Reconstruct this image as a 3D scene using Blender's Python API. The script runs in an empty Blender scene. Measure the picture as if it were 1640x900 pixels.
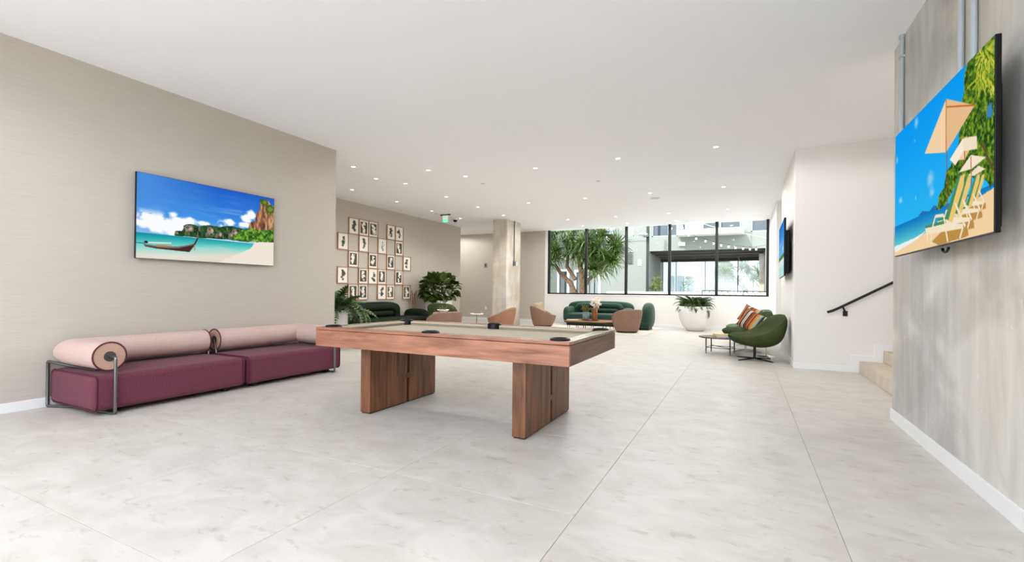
import bpy, math, random
import numpy as np
from mathutils import Vector, Matrix
random.seed(7)
SC = bpy.context.scene
COL = SC.collection
PI = math.pi

# ------------------------------------------------------------------ camera
cam_d = bpy.data.cameras.new('camera')
cam = bpy.data.objects.new('camera', cam_d)
COL.objects.link(cam)
CAM_H = 1.155
_y, _p, _r = (math.radians(a) for a in (26.4103, .2673, .5916))
_f = Vector((-math.sin(_y)*math.cos(_p), math.cos(_y)*math.cos(_p), math.sin(_p)))
_rt = Vector((math.cos(_y), math.sin(_y), 0)); _u = _rt.cross(_f)
_r2 = _rt*math.cos(_r) + _u*math.sin(_r); _u2 = -_rt*math.sin(_r) + _u*math.cos(_r)
cam.matrix_world = Matrix(((_r2.x, _u2.x, -_f.x, 0), (_r2.y, _u2.y, -_f.y, 0), (_r2.z, _u2.z, -_f.z, CAM_H), (0, 0, 0, 1)))
cam_d.sensor_width = 36; cam_d.sensor_fit = 'HORIZONTAL'
cam_d.lens = 36*746.98/1640
cam_d.shift_y = 12.7/1640
cam_d.clip_start = .05; cam_d.clip_end = 500
SC.camera = cam

# ------------------------------------------------------------------ world, sun, exposure
W = bpy.data.worlds.new('sky'); SC.world = W; W.use_nodes = True
bg = W.node_tree.nodes['Background']
bg.inputs[0].default_value = (.88, .95, 1, 1); bg.inputs[1].default_value = 3.7
sun_d = bpy.data.lights.new('sun', 'SUN'); sun_d.energy = 4.5; sun_d.angle = math.radians(2); sun_d.color = (1, .98, .95)
sun = bpy.data.objects.new('sun', sun_d); COL.objects.link(sun)
sun.rotation_euler = Vector((.35, .86, -.8)).to_track_quat('-Z', 'Y').to_euler()
vs = SC.view_settings
vs.view_transform = 'Standard'; vs.look = 'None'; vs.gamma = 1; vs.use_curve_mapping = False
vs.exposure = 0.3
LAMP_FAR, LAMP_NEAR = 52.0, 44.0
SC.cycles.max_bounces = 10; SC.cycles.diffuse_bounces = 6; SC.cycles.transparent_max_bounces = 12
SC.cycles.caustics_reflective = False; SC.cycles.caustics_refractive = False
SC.cycles.sample_clamp_indirect = 6

# ------------------------------------------------------------------ helpers
def lin(c):
    return tuple((x/255/12.92 if x/255 <= .04045 else ((x/255+.055)/1.055)**2.4) for x in c)

def M(name, c, rough=.6, metal=0., noise=0., nscale=4., stretch=(1, 1, 1), c2=None, bump=0., bscale=None, spec=.5, coat=0., world=False, sheen=0., detail=4., contrast=None, emit=0.):
    m = bpy.data.materials.new(name); m.use_nodes = True
    nt = m.node_tree; b = nt.nodes['Principled BSDF']
    a = lin(c)
    b.inputs['Base Color'].default_value = (*a, 1)
    b.inputs['Roughness'].default_value = rough; b.inputs['Metallic'].default_value = metal
    b.inputs['Specular IOR Level'].default_value = spec
    b.inputs['Coat Weight'].default_value = coat
    b.inputs['Sheen Weight'].default_value = sheen
    if emit:
        b.inputs['Emission Color'].default_value = (*a, 1); b.inputs['Emission Strength'].default_value = emit
    if noise or c2 or bump:
        if world:
            g = nt.nodes.new('ShaderNodeNewGeometry'); src = g.outputs['Position']
        else:
            g = nt.nodes.new('ShaderNodeTexCoord'); src = g.outputs['Object']
        mp = nt.nodes.new('ShaderNodeMapping'); nt.links.new(src, mp.inputs['Vector'])
        mp.inputs['Scale'].default_value = stretch
        n = nt.nodes.new('ShaderNodeTexNoise'); n.inputs['Scale'].default_value = nscale; n.inputs['Detail'].default_value = detail
        n.inputs['Roughness'].default_value = .6
        nt.links.new(mp.outputs[0], n.inputs['Vector'])
        if noise or c2:
            rp = nt.nodes.new('ShaderNodeValToRGB')
            lo, hi = contrast or (.3, .7)
            rp.color_ramp.elements[0].position = lo; rp.color_ramp.elements[1].position = hi
            if c2: e1 = lin(c2)
            else: e1 = tuple(x*(1-noise) for x in a)
            rp.color_ramp.elements[0].color = (*e1, 1); rp.color_ramp.elements[1].color = (*a, 1)
            nt.links.new(n.outputs['Fac'], rp.inputs[0]); nt.links.new(rp.outputs[0], b.inputs['Base Color'])
        if bump:
            n2 = n
            if bscale:
                n2 = nt.nodes.new('ShaderNodeTexNoise'); n2.inputs['Scale'].default_value = bscale; n2.inputs['Detail'].default_value = 3
                nt.links.new(mp.outputs[0], n2.inputs['Vector'])
            bp = nt.nodes.new('ShaderNodeBump'); bp.inputs['Strength'].default_value = bump; bp.inputs['Distance'].default_value = .01
            nt.links.new(n2.outputs['Fac'], bp.inputs['Height']); nt.links.new(bp.outputs[0], b.inputs['Normal'])
    return m

def wood(name, c, c2, axis='x', rough=.38, scale=1.):
    """walnut: long grain streaks along one axis plus a broad figure"""
    m = bpy.data.materials.new(name); m.use_nodes = True
    nt = m.node_tree; b = nt.nodes['Principled BSDF']; b.inputs['Roughness'].default_value = rough
    t = nt.nodes.new('ShaderNodeTexCoord')
    def layer(sc, st, dist):
        mp = nt.nodes.new('ShaderNodeMapping'); nt.links.new(t.outputs['Object'], mp.inputs[0])
        mp.inputs['Scale'].default_value = st
        n = nt.nodes.new('ShaderNodeTexNoise'); n.inputs['Scale'].default_value = sc; n.inputs['Detail'].default_value = 5; n.inputs['Distortion'].default_value = dist
        nt.links.new(mp.outputs[0], n.inputs['Vector']); return n
    s1 = {'x': (1.2, 14, 14), 'y': (14, 1.2, 14), 'z': (14, 14, 1.0)}[axis]
    s2 = {'x': (.6, 3, 3), 'y': (3, .6, 3), 'z': (3, 3, .5)}[axis]
    a = layer(2.2*scale, s1, .6); d = layer(2.0*scale, s2, 1.8)
    mx = nt.nodes.new('ShaderNodeMath'); mx.operation = 'MULTIPLY_ADD'; mx.inputs[1].default_value = .5
    h = nt.nodes.new('ShaderNodeMath'); h.operation = 'MULTIPLY'; h.inputs[1].default_value = .5
    nt.links.new(d.outputs['Fac'], h.inputs[0]); nt.links.new(a.outputs['Fac'], mx.inputs[0]); nt.links.new(h.outputs[0], mx.inputs[2])
    r = nt.nodes.new('ShaderNodeValToRGB'); e = r.color_ramp.elements
    e[0].position = .36; e[0].color = (*lin(c2), 1); e[1].position = .62; e[1].color = (*lin(c), 1)
    nt.links.new(mx.outputs[0], r.inputs[0]); nt.links.new(r.outputs[0], b.inputs['Base Color'])
    return m

def glass_mat(name, refl=.08, tint=(1, 1, 1), rough=.0):
    m = bpy.data.materials.new(name); m.use_nodes = True; nt = m.node_tree; nt.nodes.clear()
    o = nt.nodes.new('ShaderNodeOutputMaterial'); mx = nt.nodes.new('ShaderNodeMixShader')
    tr = nt.nodes.new('ShaderNodeBsdfTransparent'); tr.inputs[0].default_value = (*tint, 1)
    gl = nt.nodes.new('ShaderNodeBsdfGlossy'); gl.inputs['Roughness'].default_value = rough
    mx.inputs[0].default_value = refl
    nt.links.new(tr.outputs[0], mx.inputs[1]); nt.links.new(gl.outputs[0], mx.inputs[2]); nt.links.new(mx.outputs[0], o.inputs[0])
    return m

def attr_mat(name, emit=0., rough=.3):
    m = bpy.data.materials.new(name); m.use_nodes = True; nt = m.node_tree; b = nt.nodes['Principled BSDF']
    at = nt.nodes.new('ShaderNodeVertexColor'); at.layer_name = 'Col'
    b.inputs['Roughness'].default_value = rough
    if emit:
        b.inputs['Specular IOR Level'].default_value = 0
        b.inputs['Base Color'].default_value = (.004, .004, .004, 1)
        nt.links.new(at.outputs[0], b.inputs['Emission Color']); b.inputs['Emission Strength'].default_value = emit
    else:
        nt.links.new(at.outputs[0], b.inputs['Base Color'])
    return m

class MB:
    def __init__(s): s.v = []; s.f = []; s.s = []
    def add(s, v, f, smooth=False):
        o = len(s.v); s.v += [tuple(p) for p in v]
        s.f += [tuple(i+o for i in q) for q in f]; s.s += [smooth]*len(f); return s
    def box(s, x0, x1, y0, y1, z0, z1):
        if x1 < x0: x0, x1 = x1, x0
        if y1 < y0: y0, y1 = y1, y0
        if z1 < z0: z0, z1 = z1, z0
        return s.add([(x0, y0, z0), (x1, y0, z0), (x1, y1, z0), (x0, y1, z0), (x0, y0, z1), (x1, y0, z1), (x1, y1, z1), (x0, y1, z1)],
                     [(0, 3, 2, 1), (4, 5, 6, 7), (0, 1, 5, 4), (1, 2, 6, 5), (2, 3, 7, 6), (3, 0, 4, 7)])
    def hexa(s, bot, top):
        return s.add(list(bot)+list(top), [(0, 3, 2, 1), (4, 5, 6, 7), (0, 1, 5, 4), (1, 2, 6, 5), (2, 3, 7, 6), (3, 0, 4, 7)])
    def tube(s, pts, r, n=10, caps=True, smooth=True, closed=False):
        P = [Vector(p) for p in pts]; R = r if isinstance(r, (list, tuple)) else [r]*len(P)
        k = len(P); rings = []
        d0 = (P[1]-P[0]).normalized()
        ref = Vector((0, 0, 1)) if abs(d0.z) < .9 else Vector((1, 0, 0))
        a = d0.cross(ref).normalized(); prev = d0
        for i in range(k):
            if closed: din = (P[i]-P[i-1]).normalized(); dout = (P[(i+1) % k]-P[i]).normalized()
            else:
                din = (P[i]-P[i-1]).normalized() if i else d0
                dout = (P[i+1]-P[i]).normalized() if i < k-1 else din
            nn = (din+dout); nn = nn.normalized() if nn.length > 1e-6 else dout
            q = prev.rotation_difference(nn); a = (q @ a); a = (a-nn*a.dot(nn)).normalized(); prev = nn
            b = nn.cross(a)
            c = max(.35, din.dot(nn)); ring = []
            bd = (dout-din); bd = bd.normalized() if bd.length > 1e-5 else None
            for j in range(n):
                t = 2*PI*j/n; o = (a*math.cos(t)+b*math.sin(t))*R[i]
                if bd is not None: o = o+bd*(o.dot(bd)*(1/c-1))
                ring.append(P[i]+o)
            rings.append(ring)
        v = [p for g in rings for p in g]; f = []
        for i in range(k if closed else k-1):
            for j in range(n):
                i2 = (i+1) % k; f.append((i*n+j, i*n+(j+1) % n, i2*n+(j+1) % n, i2*n+j))
        s.add(v, f, smooth)
        if caps and not closed:
            s.add(rings[0], [tuple(range(n-1, -1, -1))]); s.add(rings[-1], [tuple(range(n))])
        return s
    def cyl(s, p0, p1, r, r1=None, n=16, smooth=True):
        return s.tube([p0, p1], [r, r if r1 is None else r1], n=n, smooth=smooth)
    def lathe(s, prof, c=(0, 0), n=28, smooth=True):
        v = []; k = len(prof)
        for r, z in prof:
            for j in range(n):
                t = 2*PI*j/n; v.append((c[0]+r*math.cos(t), c[1]+r*math.sin(t), z))
        f = [(i*n+j, i*n+(j+1) % n, (i+1)*n+(j+1) % n, (i+1)*n+j) for i in range(k-1) for j in range(n)]
        return s.add(v, f, smooth)
    def prism(s, poly, z0, z1, ax='z'):
        n = len(poly)
        def P(a, b, c): return {'z': (a, b, c), 'y': (a, c, b), 'x': (c, a, b)}[ax]
        v = [P(a, b, z0) for a, b in poly]+[P(a, b, z1) for a, b in poly]
        f = [tuple(range(n-1, -1, -1)), tuple(range(n, 2*n))]+[(i, (i+1) % n, n+(i+1) % n, n+i) for i in range(n)]
        return s.add(v, f)
    def surf(s, g, smooth=True, wrap=False):
        n = len(g); m = len(g[0]); v = [p for r in g for p in r]; f = []
        for i in range(n-1):
            for j in range(m if wrap else m-1):
                f.append((i*m+j, i*m+(j+1) % m, (i+1)*m+(j+1) % m, (i+1)*m+j))
        return s.add(v, f, smooth)
    def sq(s, c, rad, e1=.5, e2=.5, nu=14, nv=28, rz=0.):
        """superellipsoid: e near 1 round, near 0 boxy"""
        def sp(x, e): return math.copysign(abs(x)**e, x)
        g = []
        for i in range(nu+1):
            u = -PI/2+PI*i/nu; row = []
            for j in range(nv):
                t = 2*PI*j/nv
                x = rad[0]*sp(math.cos(u), e1)*sp(math.cos(t), e2); y = rad[1]*sp(math.cos(u), e1)*sp(math.sin(t), e2); z = rad[2]*sp(math.sin(u), e1)
                row.append((c[0]+x*math.cos(rz)-y*math.sin(rz), c[1]+x*math.sin(rz)+y*math.cos(rz), c[2]+z))
            g.append(row)
        return s.surf(g, True, True)
    def build(s, name, mat, parent=None, loc=(0, 0, 0), bevel=0., seg=2, sub=0, rot=None):
        me = bpy.data.meshes.new(name); me.from_pydata(s.v, [], s.f); me.update()
        me.polygons.foreach_set('use_smooth', s.s)
        o = bpy.data.objects.new(name, me); COL.objects.link(o)
        if mat: me.materials.append(mat)
        o.location = loc
        if rot: o.rotation_euler = rot
        if parent: o.parent = parent
        if bevel:
            b = o.modifiers.new('bevel', 'BEVEL'); b.width = bevel; b.segments = seg; b.limit_method = 'ANGLE'
            if seg > 2:
                for p in me.polygons: p.use_smooth = True
                w = o.modifiers.new('wn', 'WEIGHTED_NORMAL'); w.keep_sharp = False
        if sub:
            m = o.modifiers.new('sub', 'SUBSURF'); m.levels = sub; m.render_levels = sub
        return o

def tag(o, label, cat, group=None, kind=None):
    o['label'] = label; o['category'] = cat
    if group: o['group'] = group
    if kind: o['kind'] = kind
    return o
def thing(name, label, cat, loc=(0, 0, 0), rz=0., group=None, kind=None):
    o = bpy.data.objects.new(name, None); COL.objects.link(o); o.empty_display_size = .1
    o.location = loc; o.rotation_euler = (0, 0, rz)
    return tag(o, label, cat, group, kind)
def dup(o, loc=None, parent=None, rot=None):
    c = o.copy(); COL.objects.link(c); c.parent = parent
    if loc is not None: c.location = loc
    if rot is not None: c.rotation_euler = rot
    return c
def duptree(o, parent=None):
    c = dup(o, parent=parent)
    for ch in list(o.children): duptree(ch, c)
    return c
def holes_wall(mb, x0, x1, z0, z1, y0, y1, holes):
    xs = sorted({x0, x1, *[h[0] for h in holes], *[h[1] for h in holes]}); zs = sorted({z0, z1, *[h[2] for h in holes], *[h[3] for h in holes]})
    for k in range(len(zs)-1):
        run = None
        for i in range(len(xs)-1):
            cx = (xs[i]+xs[i+1])/2; cz = (zs[k]+zs[k+1])/2
            hit = any(h[0] < cx < h[1] and h[2] < cz < h[3] for h in holes)
            if not hit: run = [xs[i], xs[i+1]] if run is None else [run[0], xs[i+1]]
            if (hit or i == len(xs)-2) and run: mb.box(run[0], run[1], y0, y1, zs[k], zs[k+1]); run = None
    return mb

# ---- painting of flat prints (screens, posters) into colour attributes
def vnoise(h, w, gx, gy, rs):
    g = rs.rand(gy+2, gx+2)
    y = np.linspace(0, gy, h); x = np.linspace(0, gx, w)
    yi = np.minimum(y.astype(int), gy); xi = np.minimum(x.astype(int), gx); fy = (y-yi)[:, None]; fx = (x-xi)[None, :]
    fy = fy*fy*(3-2*fy); fx = fx*fx*(3-2*fx)
    a = g[yi][:, xi]; b = g[yi][:, xi+1]; c = g[yi+1][:, xi]; d = g[yi+1][:, xi+1]
    return a*(1-fx)*(1-fy)+b*fx*(1-fy)+c*(1-fx)*fy+d*fx*fy
def fbm(h, w, gx, gy, seed, octv=4):
    rs = np.random.RandomState(seed); o = np.zeros((h, w)); a = 1.; t = 0.
    for k in range(octv):
        o += a*vnoise(h, w, int(gx*2**k), int(gy*2**k), rs); t += a; a *= .55
    return o/t
class Paint:
    def __init__(s, w, h):
        s.w, s.h = w, h; s.U, s.V = np.meshgrid((np.arange(w)+.5)/w, (np.arange(h)+.5)/h); s.c = np.zeros((h, w, 3))
    def mix(s, mask, col):
        m = np.clip(mask, 0, 1)[..., None]; col = np.asarray(col, float)
        if col.ndim == 1: col = col/255.
        s.c = s.c*(1-m)+col*m
    def poly(s, pts, col, rough=0., seed=1, a=1.):
        U, V = s.U, s.V
        if rough: U = U+(fbm(s.h, s.w, 34, 22, seed)-.5)*rough; V = V+(fbm(s.h, s.w, 34, 22, seed+9)-.5)*rough
        acc = np.zeros_like(U)
        for du, dv in ((-.25, -.25), (.25, -.25), (-.25, .25), (.25, .25)):
            u = U+du/s.w; v = V+dv/s.h; ins = np.zeros(U.shape, bool); j = len(pts)-1
            for i in range(len(pts)):
                xi, yi = pts[i]; xj, yj = pts[j]
                ins ^= ((yi > v) != (yj > v)) & (u < (xj-xi)*(v-yi)/((yj-yi) or 1e-9)+xi); j = i
            acc += ins
        s.mix(acc/4*a, col); return acc/4
    def line(s, p, q, wd, col):
        (x0, y0), (x1, y1) = p, q; asp = s.w/s.h
        dx, dy = (x1-x0)*asp, y1-y0; L = math.hypot(dx, dy) or 1e-6; nx, ny = -dy/L*wd/asp, dx/L*wd
        s.poly([(x0+nx, y0+ny), (x1+nx, y1+ny), (x1-nx, y1-ny), (x0-nx, y0-ny)], col)
    def ell(s, u, v, ru, rv, col, soft=.1, rough=0., seed=1, a=1.):
        d = np.hypot((s.U-u)/ru, (s.V-v)/rv)
        if rough: d = d+(fbm(s.h, s.w, 24, 18, seed)-.5)*rough
        s.mix(np.clip((1-d)/soft, 0, 1)*a, col)
def print_mesh(name, paint, P0, PU, PV, mat, parent):
    """flat print: grid of quads from corner P0 (top left) along PU and PV, colours as an attribute"""
    h, w = paint.h, paint.w
    P0, PU, PV = (np.array(a, float) for a in (P0, PU, PV))
    gu, gv = np.meshgrid(np.linspace(0, 1, w), np.linspace(0, 1, h))
    V = (P0+gu[..., None]*PU+gv[..., None]*PV).reshape(-1, 3)
    idx = np.arange(w*h).reshape(h, w)
    F = np.stack([idx[:-1, :-1], idx[1:, :-1], idx[1:, 1:], idx[:-1, 1:]], -1).reshape(-1, 4)
    me = bpy.data.meshes.new(name); me.from_pydata(V.tolist(), [], F.tolist()); me.update()
    c = np.clip(paint.c, 0, 1); c = np.where(c <= .04045, c/12.92, ((c+.055)/1.055)**2.4)
    at = me.color_attributes.new('Col', 'FLOAT_COLOR', 'POINT')
    at.data.foreach_set('color', np.concatenate([c.reshape(-1, 3), np.ones((w*h, 1))], 1).ravel())
    me.materials.append(mat); o = bpy.data.objects.new(name, me); COL.objects.link(o); o.parent = parent
    return o
# ------------------------------------------------------------------ materials
def tile_mat():
    m = bpy.data.materials.new('limestone_tile'); m.use_nodes = True; nt = m.node_tree; b = nt.nodes['Principled BSDF']; b.inputs['Roughness'].default_value = .42; b.inputs['Specular IOR Level'].default_value = .4
    g = nt.nodes.new('ShaderNodeNewGeometry'); oi = nt.nodes.new('ShaderNodeObjectInfo')
    add = nt.nodes.new('ShaderNodeVectorMath'); add.operation = 'MULTIPLY_ADD'; add.inputs[1].default_value = (1, 1, 1)
    cb = nt.nodes.new('ShaderNodeCombineXYZ'); ml = nt.nodes.new('ShaderNodeMath'); ml.operation = 'MULTIPLY'; ml.inputs[1].default_value = 60
    nt.links.new(oi.outputs['Random'], ml.inputs[0]); nt.links.new(ml.outputs[0], cb.inputs[2]); nt.links.new(g.outputs['Position'], add.inputs[0]); nt.links.new(cb.outputs[0], add.inputs[2])
    def layer(sc, st, p0, c0, p1, c1, dist=.0, det=7):
        mp = nt.nodes.new('ShaderNodeMapping'); nt.links.new(add.outputs[0], mp.inputs[0]); mp.inputs['Scale'].default_value = st
        n = nt.nodes.new('ShaderNodeTexNoise'); n.inputs['Scale'].default_value = sc; n.inputs['Detail'].default_value = det; n.inputs['Distortion'].default_value = dist; n.inputs['Roughness'].default_value = .62
        nt.links.new(mp.outputs[0], n.inputs['Vector']); r = nt.nodes.new('ShaderNodeValToRGB'); e = r.color_ramp.elements
        e[0].position = p0; e[0].color = (*c0, 1); e[1].position = p1; e[1].color = (*c1, 1); nt.links.new(n.outputs['Fac'], r.inputs[0]); return r.outputs[0]
    a = layer(3.2, (1, 1.5, 1), .34, lin((193, 187, 179)), .62, lin((206, 201, 194)), .7)
    f = layer(9, (1, 1.9, 1), .30, (.80, .785, .77), .42, (1, 1, 1), .4, 5)
    x = nt.nodes.new('ShaderNodeMix'); x.data_type = 'RGBA'; x.blend_type = 'MULTIPLY'; x.inputs['Factor'].default_value = 1
    nt.links.new(a, x.inputs['A']); nt.links.new(f, x.inputs['B']); nt.links.new(x.outputs['Result'], b.inputs['Base Color']); return m
m_ceil = M('ceiling_paint', (249, 250, 253), .9, spec=.2)
m_white = M('white_paint', (235, 232, 229), .75, spec=.3)
m_base = M('baseboard_paint', (236, 237, 238), .5)
m_paper = M('grasscloth', (198, 191, 181), .85, spec=.2, c2=(188, 181, 170), nscale=3, stretch=(1, 1, 26), detail=6, bump=.12, bscale=9, contrast=(.25, .75))
m_tile = tile_mat()
m_grout = M('grout', (188, 184, 177), .9)
m_stair = M('stair_stone', (216, 203, 186), .5, c2=(198, 184, 165), nscale=6, world=True)
m_black = M('black_metal', (16, 16, 17), .45, spec=.4)
m_blackp = M('black_plastic', (9, 9, 11), .4, spec=.22)
m_galv = M('galvanised', (186, 196, 202), .4, metal=.1)
m_chrome = M('chrome', (200, 200, 200), .15, metal=1)
m_steel = M('brushed_steel', (120, 122, 122), .35, metal=.9)
m_glass = glass_mat('window_glass', .003)
m_purple = M('plum_wool', (114, 58, 74), .9, c2=(98, 48, 63), nscale=60, sheen=.08, spec=.2, bump=.15, bscale=220)
m_pink = M('blush_wool', (208, 184, 176), .9, c2=(197, 171, 162), nscale=60, sheen=.05, spec=.2, bump=.12, bscale=220)
m_pinkcap = M('blush_cap', (196, 156, 138), .9, noise=.15, nscale=80)
m_pipe = M('maroon_piping', (84, 24, 44), .8)
m_hub = M('hub_grey', (62, 62, 60), .6)
m_wx = wood('walnut_long', (178, 122, 94), (122, 76, 56), 'x')
m_wy = wood('walnut_end_shaded', (128, 90, 70), (88, 58, 44), 'y')  # same walnut, darkened for the table end facing away from the light
m_wz = wood('walnut_upright', (140, 90, 56), (78, 46, 27), 'z')
m_cloth = M('khaki_cloth', (194, 184, 165), .95, noise=.05, nscale=120, spec=.1)
m_green = M('green_velvet', (24, 66, 46), .6, c2=(17, 48, 33), nscale=5, sheen=.12, spec=.3)
m_dgreen = M('dark_green_velvet', (22, 34, 18), .7, c2=(13, 21, 11), nscale=5, spec=.15)
m_olive = M('olive_wool', (72, 78, 42), .9, c2=(46, 62, 38), nscale=3.5, spec=.12, bump=.1, bscale=160)
m_sage = M('sage_wool', (104, 132, 104), .9, noise=.15, nscale=30, spec=.15)
m_brown = M('taupe_leather', (130, 100, 84), .6, noise=.08, nscale=9)
m_tan = M('tan_fabric', (168, 122, 88), .8, noise=.1, nscale=20)
m_pot = M('white_planter', (232, 229, 226), .6, noise=.03, nscale=8)
m_soil = M('soil', (48, 36, 26), .95)
m_leaf = M('ficus_leaf', (74, 94, 36), .35, c2=(36, 52, 18), nscale=7, spec=.5)
m_fern = M('fern_leaf', (78, 104, 52), .55, c2=(44, 66, 32), nscale=9)
m_oak = wood('oak_frame', (190, 140, 100), (160, 108, 70), 'z', .5)
m_mat = M('mat_board', (236, 232, 224), .9)
m_screen = attr_mat('screen_print', emit=.82, rough=.12)
m_print = attr_mat('paper_print', rough=.8)

def concrete(name, base, dark, warm, vert=True):
    m = bpy.data.materials.new(name); m.use_nodes = True; nt = m.node_tree; b = nt.nodes['Principled BSDF']; b.inputs['Roughness'].default_value = .75
    g = nt.nodes.new('ShaderNodeNewGeometry')
    def nz(sc, st, det=5, dist=0.):
        mp = nt.nodes.new('ShaderNodeMapping'); nt.links.new(g.outputs['Position'], mp.inputs[0]); mp.inputs['Scale'].default_value = st
        n = nt.nodes.new('ShaderNodeTexNoise'); n.inputs['Scale'].default_value = sc; n.inputs['Detail'].default_value = det; n.inputs['Distortion'].default_value = dist
        nt.links.new(mp.outputs[0], n.inputs['Vector']); return n
    def ramp(n, p0, c0, p1, c1):
        r = nt.nodes.new('ShaderNodeValToRGB'); e = r.color_ramp.elements
        e[0].position = p0; e[0].color = (*c0, 1); e[1].position = p1; e[1].color = (*c1, 1); nt.links.new(n.outputs['Fac'], r.inputs[0]); return r
    def mix(f, a, c, fac=None, bt='MIX'):
        x = nt.nodes.new('ShaderNodeMix'); x.data_type = 'RGBA'; x.blend_type = bt
        if f is None: x.inputs['Factor'].default_value = fac
        else: nt.links.new(f, x.inputs['Factor'])
        nt.links.new(a, x.inputs['A']); nt.links.new(c, x.inputs['B']); return x.outputs['Result']
    patches = ramp(nz(1.1, (1, 1, 1.3), 6, .6), .38, lin(dark), .58, lin(base))
    streak = ramp(nz(5, (1.6, 1.6, .22), 7, .4), .3, (.86, .86, .86), .64, (1.04, 1.04, 1.04))
    speck = ramp(nz(26, (1, 1, .6), 3), .68, (1, 1, 1), .74, (1.22, 1.22, 1.2))
    tone = ramp(nz(.6, (1, 1, 1), 3), .42, (1, 1, 1), .6, tuple(a/b_ for a, b_ in zip(lin(warm), lin(base))))
    c = mix(None, patches.outputs[0], streak.outputs[0], 1., 'MULTIPLY')
    c = mix(None, c, tone.outputs[0], 1., 'MULTIPLY'); c = mix(None, c, speck.outputs[0], 1., 'MULTIPLY')
    nt.links.new(c, b.inputs['Base Color'])
    bp = nt.nodes.new('ShaderNodeBump'); bp.inputs['Strength'].default_value = .25; bp.inputs['Distance'].default_value = .01
    nt.links.new(nz(18, (1, 1, .5), 4).outputs['Fac'], bp.inputs['Height']); nt.links.new(bp.outputs[0], b.inputs['Normal'])
    return m
m_conc = concrete('bare_concrete', (214, 212, 208), (182, 180, 176), (214, 207, 195))
m_conc2 = concrete('column_concrete', (212, 209, 203), (184, 178, 168), (208, 197, 180))

# ------------------------------------------------------------------ the room
XL, XG, YB, H = -5.985, -9.105, 16.164, 3.426
YL, YG, YS, XS, XC, YC = 5.5386, 14.1416, 8.48, .71, 1.2424, 5.45
Y0 = -4.0
fl = tag(MB().box(-12.2, 6, Y0-.3, YB+.2, -.2, -.006).build('floor', m_grout), 'pale limestone tile floor running through the whole lounge', 'floor', kind='structure')
tm = MB().box(-.599, .599, -.599, .599, -.012, 0).build('tile', m_tile, fl, loc=(99, 99, 0), bevel=.001, seg=1)
first = True
for i in range(-11, 4):
    for j in range(-5, 14):
        cx = -.7714+1.2*i-.6+1.2; cy = 3.5145+1.2*j-.6
        if cy < Y0-.4 or cy > YB+.3: continue
        lo = -12.1 if cy > YG-.6 else (XG-.5 if cy > YL-.5 else XL-.6)
        hi = XC+.75 if cy < YS+.5 else XS+.6
        if not lo < cx < hi: continue
        if first: tm.location = (cx, cy, 0); first = False
        else: dup(tm, (cx, cy, 0), fl)
tag(MB().box(-12.2, 6, Y0-.3, YB+.2, H, H+.3).build('ceiling', m_ceil), 'smooth white ceiling dotted with small downlights', 'ceiling', kind='structure')
def wall(name, bm, mat, label):
    return tag(bm.build(name, mat), label, 'wall', kind='structure')
wall('wall_left', MB().box(XL-.2, XL, Y0, YL, 0, H), m_paper, 'beige grasscloth wall behind the plum sofa')
wall('wall_return', MB().box(XG-.2, XL-.2, YL-.2, YL, 0, H), m_paper, 'beige return wall behind the corner of the sofa wall')
wall('wall_gallery', MB().box(XG-.2, XG, YL-.2, YG, 0, H), m_paper, 'beige wall hung with the grid of framed prints')
wall('wall_nook', MB().box(-12.2, XG-.2, YG-.2, YG, 0, H).box(-12.2, -12, YG, YB, 0, H), m_paper, 'beige walls of the nook past the prints')
WX0, WX1, WZ = -6.5506, .6865, 1.065
wb = MB(); holes_wall(wb, -12.2, 6, 0, H, YB, YB+.2, [(WX0, WX1, WZ, H+.01)])
wall('wall_back', wb, m_white, 'white wall around and below the long window')
wall('wall_back_paper', MB().box(-12, -6.66, YB-.008, YB, 0, H), m_paper, 'beige papered stretch of back wall behind the column')
wall('wall_right', MB().box(XS, XS+.2, YS+.2, 11.35, 0, H).box(XS, 6, YS, YS+.2, 0, H).box(XS+.2, 1.3, 11.15, 11.35, 0, H)
     .box(1.3, 1.5, 11.35, 13.1, 0, H).box(XS, 1.3, 13.1, YB, 0, H), m_white, 'white wall beside the green armchairs and the stairs')
wall('wall_concrete', MB().box(XC, XC+.3, Y0, YC, 0, H), m_conc, 'bare grey concrete wall behind the large television')
wall('wall_stairwell', MB().box(XC+.3, 6, YC-.2, YC, 0, H).box(5.8, 6, YC, YS, 0, H), m_white, 'white stairwell wall behind the concrete')
# side behind the photographer: a glazed shop front
def glazing(name, xs, y, z0, z1, label, depth=.07, wide=.06, kind='structure', bar=.06):
    root = thing(name, label, 'window', (0, 0, 0), kind=kind)
    for x in xs: MB().box(x-wide/2, x+wide/2, y-depth, y+depth, z0, z1).build('mullion', m_black, root, bevel=.004)
    MB().box(xs[0], xs[-1], y-depth, y+depth, z0, z0+bar).build('bottom_rail', m_black, root, bevel=.004)
    MB().box(xs[0], xs[-1], y-depth, y+depth, z1-bar, z1).build('top_rail', m_black, root, bevel=.004)
    for a, b in zip(xs[:-1], xs[1:]):
        MB().box(a+wide/2, b-wide/2, y-.006, y+.006, z0+bar, z1-bar).build('pane', m_glass, root)
    return root
glazing('window_2', [XL+.03+i*(XC-XL-.06)/5 for i in range(6)], Y0+.1, 0, H, 'tall black framed glass front behind the pool table end of the room')
glazing('window_1', [WX0+.03+i*(WX1-WX0-.06)/5 for i in range(6)], YB+.07, WZ, H+.05, 'long black framed window of five panes above the white wall', depth=.06, wide=.085, bar=.045)
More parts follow.
